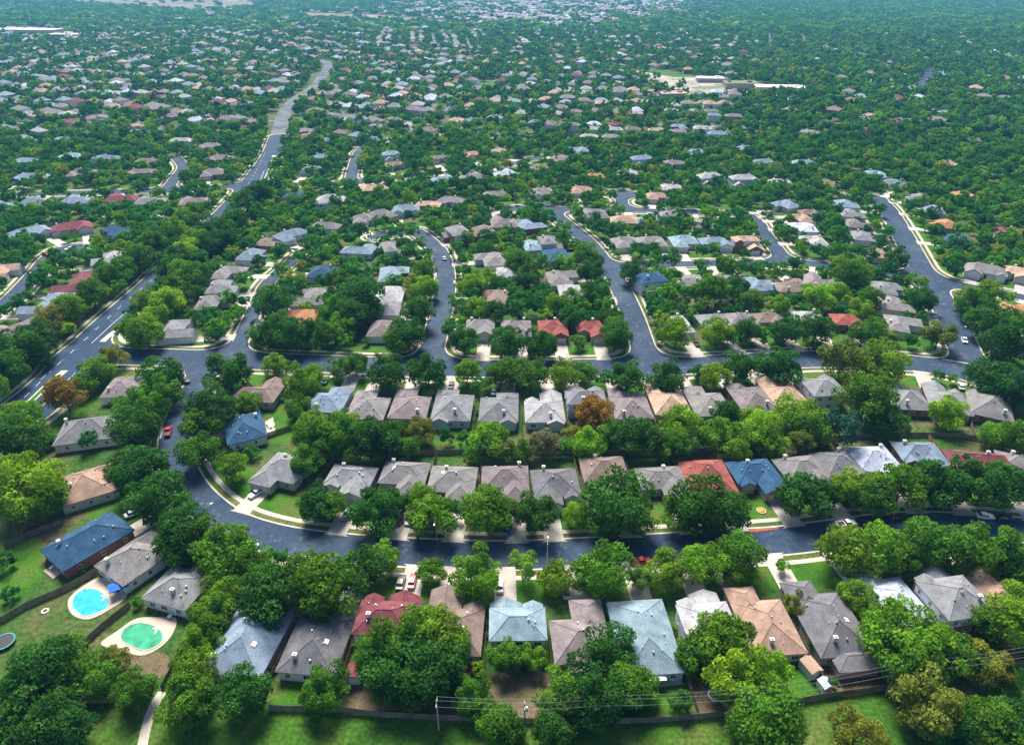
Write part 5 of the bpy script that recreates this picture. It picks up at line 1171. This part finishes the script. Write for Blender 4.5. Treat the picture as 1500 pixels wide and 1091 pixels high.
for args in (
    (246, 632, 'red', 'pickup', CS, True, 'red pickup truck parked on the straight part of the bend street', True), (255, 534, 'sky blue', 'car', XS, True, 'pale blue car on the cross street by the mauve bend house'),
    (268, 559, 'black', 'car', CS, False, 'black car in the driveway of the mauve bend house'), (375, 722, 'white', 'car', CS, False, 'white car in the driveway on the bend lawn'), (196, 751, 'white', 'car', CS, False, 'white car half under a tree beside the tan bend house'),
    (508, 753, 'sky blue', 'car', CS, False, 'pale blue car in the driveway of the second inner-row house'), (584, 760, 'red', 'car', CS, False, 'dark red car side by side with a white one in a driveway'), (599, 760, 'white', 'car', CS, False, 'white car side by side with a dark red one in a driveway'),
    (746, 772, 'blue', 'car', CS, False, 'blue car in the shade of the mauve inner-row driveway'), (587, 853, 'black', 'car', CS, False, 'black car in front of the maroon house'), (604, 851, 'red', 'car', CS, False, 'bright red car in front of the maroon house'),
    (661, 858, 'white', 'car', CS, False, 'white car in front of the brown power-line house'), (732, 857, 'white', 'car', CS, False, 'white car in front of the two-storey blue-grey house'), (829, 866, 'silver', 'car', CS, False, 'silver car in front of the mauve power-line house'),
    (366, 797, 'white', 'car', CS, True, 'white car parked beside big trees at the bottom of the bend'), (938, 822, 'red', 'pickup', CS, True, 'red pickup truck with black bed parked on the curving street'), (1240, 767, 'white', 'pickup', CS, True, 'white pickup truck parked on the curving street'),
    (1443, 755, 'white', 'car', CS, True, 'white car ahead of a black one on the curving street'), (1471, 758, 'black', 'car', CS, True, 'black car behind a white one on the curving street'), (1311, 758, 'black', 'car', CS, True, 'black car parked by the verge under dark street trees'),
    (1413, 498, 'white', 'car', WS, True, 'white car driving down the wide street', True), (1369, 461, 'white', 'car', WS, True, 'white car parked at the kerb of the wide street'), (651, 378, 'silver', 'car', NS, True, 'silver car on the winding street'),
    (102, 364, 'white', 'car', 'west close', True, 'white car at the round end of the west close'), (67, 372, 'orange', 'car', 'west close', False, 'orange car at the mouth of a west close driveway'), (47, 402, 'white', 'pickup', 'west close', True, 'white pickup on the west close'),
    (51, 622, 'white', 'car', 'divided avenue', True, 'white car on the lower avenue'), (1020, 503, 'black', 'car', XS, False, 'black car in a tree-fronted driveway off the cross street'), (477, 557, 'blue', 'car', XS, False, 'blue car in the driveway of the slate-blue cross-street house'),
    (661, 564, 'black', 'car', XS, False, 'black car in front of a grey cross-street house'), (723, 573, 'white', 'car', XS, False, 'white car in front of the second grey cross-street house'), (1408, 566, 'white', 'car', XS, False, 'white car in the driveway of the last cross-street house'),
    (776, 295, 'black', 'car', 'short street', False, 'black car in the driveway near the short street corner'), (34, 275, 'white', 'car', 'west lane', True, 'white car on the west lane verge')):
    car(*args)

# ------------------------------------------------------------------ street lamps, power poles, wires, bins
def lamp(u, v, ang, label, h=7.5):
    x, y = P(u, v); root = empty('street_lamp', (x, y, 0.05), ang)
    b = MB(); b.tube([(0, 0, 0), (0, 0, h * .6), (0, 0, h)], [.13, .09, .06], 8); b.build('pole', M_METAL, root)
    b = MB(); b.tube([(0, 0, h - .1), (0.8, 0, h + .2), (1.9, 0, h + .25)], [.05, .045, .04], 6); b.build('arm', M_METAL, root)
    b = MB(); b.box(1.7, 2.4, -.17, .17, h + .16, h + .32); b.build('lamp_head', M_WHITE, root)
    tag(root, label, 'street lamp')
lamp(801, 829, 1.5, 'metal street lamp by the curving street in front of the mauve house'); lamp(309, 776, 0.9, 'metal street lamp on the outside of the bend'); lamp(1204, 541, 1.6, 'metal street lamp on the cross street before the olive trees')
lamp(640, 793, -1.6, 'metal street lamp on the inner verge of the curving street'); lamp(1398, 505, 0.2, 'metal street lamp at the foot of the wide street')
POLES = []
def power_pole(u, v, h, label, transformer=False):
    x, y = P(u, v); root = empty('power_pole', (x, y, 0), 0.0)
    b = MB(); b.tube([(0, 0, 0), (0, 0, h)], [.20, .13], 8); b.build('pole', M_POLE, root)
    b = MB(); b.box(-.09, .09, -1.15, 1.15, h - .55, h - .38); b.build('crossarm', M_POLE, root)
    for yy in (-1.05, 0, 1.05):
        q = MB(); zz = h - .38 if yy else h; q.tube([(0, yy, zz), (0, yy, zz + .12), (0, yy, zz + .25)], [.05, .09, .04], 6); q.build('insulator', M_WHITE, root)
    if transformer:
        q = MB(); q.tube([(0.38, 0, h - 2.1), (0.38, 0, h - 1.1), (.38, 0, h - 1.0)], [.28, .28, .12], 10); q.build('transformer', M_METAL, root)
    tag(root, label, 'power pole'); POLES.append((x, y, h))
for u, v, h, lab, t in ((643, 1068, 9.0, 'first timber power pole at the field fence end of the line', False), (768, 1070, 8.6, 'timber power pole behind the two-storey blue-grey house', True), (868, 1066, 8.8, 'timber power pole behind the mauve power-line house', False),
    (1085, 1057, 9.2, 'timber power pole with transformer beside the dark field tree', True), (1297, 1018, 8.6, 'timber power pole at the charcoal house dirt yard', False), (1352, 1012, 8.6, 'timber power pole among the fresh green trees', True), (1530, 985, 9.0, 'timber power pole beyond the tan house yard', False)):
    power_pole(u, v, h, lab, t)
for wi, (off, lab) in enumerate(((-1.05, 'thin overhead power wire on the yard side of the poles'), (0.0, 'thin overhead power wire along the pole tops'), (1.05, 'thin overhead power wire on the field side of the poles'))):
    b = MB()
    for (x0, y0, h0_), (x1, y1, h1_) in zip(POLES[:-1], POLES[1:]):
        z0, z1 = (h0_ - .12, h1_ - .12) if off else (h0_ + .25, h1_ + .25); L = math.hypot(x1 - x0, y1 - y0); n = 10; pp = []
        for k in range(n + 1):
            t = k / n; pp.append((x0 + (x1 - x0) * t, y0 + off + (y1 - y0) * t, z0 + (z1 - z0) * t - 4 * t * (1 - t) * L * 0.018))
        b.tube(pp, [0.022] * (n + 1), 4, False)
    tag(b.build('overhead_wire', M_METAL, fix=False), lab, 'wire')
for (u, v, lab) in ((612, 789, 'dark wheeled bin at the kerb by the third inner-row driveway'), (1098, 783, 'dark wheeled bin beside the red mulch strip'), (1030, 788, 'dark wheeled bin at the kerb under a broad dark tree')):
    x, y = P(u, v, 0.5); root = empty('wheeled_bin', (x, y, 0.1), 0.3); b = MB(); b.v += [(-.24, -.28, 0), (.24, -.28, 0), (.24, .28, 0), (-.24, .28, 0), (-.3, -.36, 1), (.3, -.36, 1), (.3, .36, 1), (-.3, .36, 1)]
    b.f += [(3, 2, 1, 0), (4, 5, 6, 7), (0, 1, 5, 4), (1, 2, 6, 5), (2, 3, 7, 6), (3, 0, 4, 7)]; b.build('body', M_DARK, root); b = MB(); b.box(-.33, .33, -.39, .39, 1.0, 1.07); b.build('lid', M_DARK, root)
    for sx in (-1, 1): w_ = link('wheel', ME_TYRE, root, (sx * .26, .27, .12), math.pi / 2, (.35, .5, .35))
    tag(root, lab, 'bin')
x, y = P(470, 517); root = empty('street_barrier', (x, y, 0), 0.02)
for k in range(9): b = MB(); b.box(-2.2 + k * .55 - .13, -2.2 + k * .55 + .13, -.05, .05, .15, 1.05); b.build('slat', M_WHITE, root)
b = MB(); b.box(-2.4, 2.4, .05, .1, .35, .45); b.box(-2.4, 2.4, .05, .1, .8, .9); b.build('rail', M_WHITE, root); tag(root, 'white striped barrier on the far sidewalk of the cross street', 'barrier')

# ------------------------------------------------------------------ school and long pale buildings far off
def big_building(u, v, w, d, h, rz, label, roofm=None):
    x, y = P(u, v, h); root = empty('school_building', (x, y, 0), rz); b = MB(); b.box(-w / 2, w / 2, -d / 2, d / 2, 0, h); b.build('wall', WALLS['tanbrick'], root)
    b = MB(); b.box(-w / 2 - .6, w / 2 + .6, -d / 2 - .6, d / 2 + .6, h, h + .5); b.box(-w / 2 + 4, -w / 2 + 8, -2, 2, h + .5, h + 2); b.box(w * .2, w * .2 + 5, -2.5, 2, h + .5, h + 2.2); b.build('roof', roofm or M_WHITE, root)
    n = int(w / 7)
    for k in range(n):
        f = link('window', ME_FRAME, root, (-w / 2 + (k + .5) * w / n, -d / 2, h * .5), math.pi, (3.2, 1, 1.8)); link('pane', ME_PANE, f)
    tag(root, label, 'building')
big_building(1146, 127, 62, 22, 5.5, -0.15, 'long flat white-roofed school wing on the pale yard'); big_building(1085, 121, 40, 26, 6, -0.1, 'square white-roofed school hall on the pale yard', M_PALE)
big_building(985, 136, 30, 20, 5, 0.1, 'small pale school block by the green lawn', rmat('peach')); big_building(1040, 114, 34, 18, 5, -0.1, 'low pale school block at the edge of the playing field')
big_building(40, 43, 150, 40, 8, -0.1, 'very long white warehouse on the pale far lot'); big_building(95, 50, 60, 30, 7, -0.1, 'shorter white warehouse at the end of the pale far lot')
# low shrubs along house walls
sr = random.Random(77); shrubs = {}
ME_SHRUB = [crown_mesh('shrub', *crown_arrays(140 + k, 10, 260, 0.20, 0.8), M_LEAF) for k in range(3)]
for (hx, hy, rz, w, d, sh) in SHORT[:62]:
    for k in range(sr.choice((1, 2))):
        sd = sr.choice((-1, 1)); lx, ly = sd * (w / 2 + sr.uniform(0.9, 1.4)), sr.uniform(-d * .45, d * .4); c, s_ = math.cos(rz), math.sin(rz)
        x, y = hx + lx * c - ly * s_, hy + lx * s_ + ly * c; r_ = sr.uniform(0.7, 1.25)
        if sdf(x, y) < 4: continue
        o = link('shrub', sr.choice(ME_SHRUB), None, (x, y, r_ * .7), sr.uniform(0, 6), (r_, r_, r_)); t = TONES[sr.choice('dmmg')][0]; o.color = (*t, 1)
        tag(o, f'low rounded shrub beside {sh}', 'shrub', 'shrubs against ' + sh)
# ------------------------------------------------------------------ air
hb = MB(); hb.box(-9500, 9500, -3500, 15500, -1.0, 140)
hm = bpy.data.materials.new('haze_air'); hm.use_nodes = True; hn = hm.node_tree.nodes; hn.remove(hn['Principled BSDF'])
pv = hn.new('ShaderNodeVolumePrincipled'); pv.inputs['Density'].default_value = 0.00011; pv.inputs['Color'].default_value = (0.18, 0.52, 0.98, 1); pv.inputs['Anisotropy'].default_value = 0.2
hm.node_tree.links.new(pv.outputs[0], hn['Material Output'].inputs['Volume'])
tag(hb.build('haze', hm), 'thin bluish air fading the far woods', 'haze', kind='stuff')
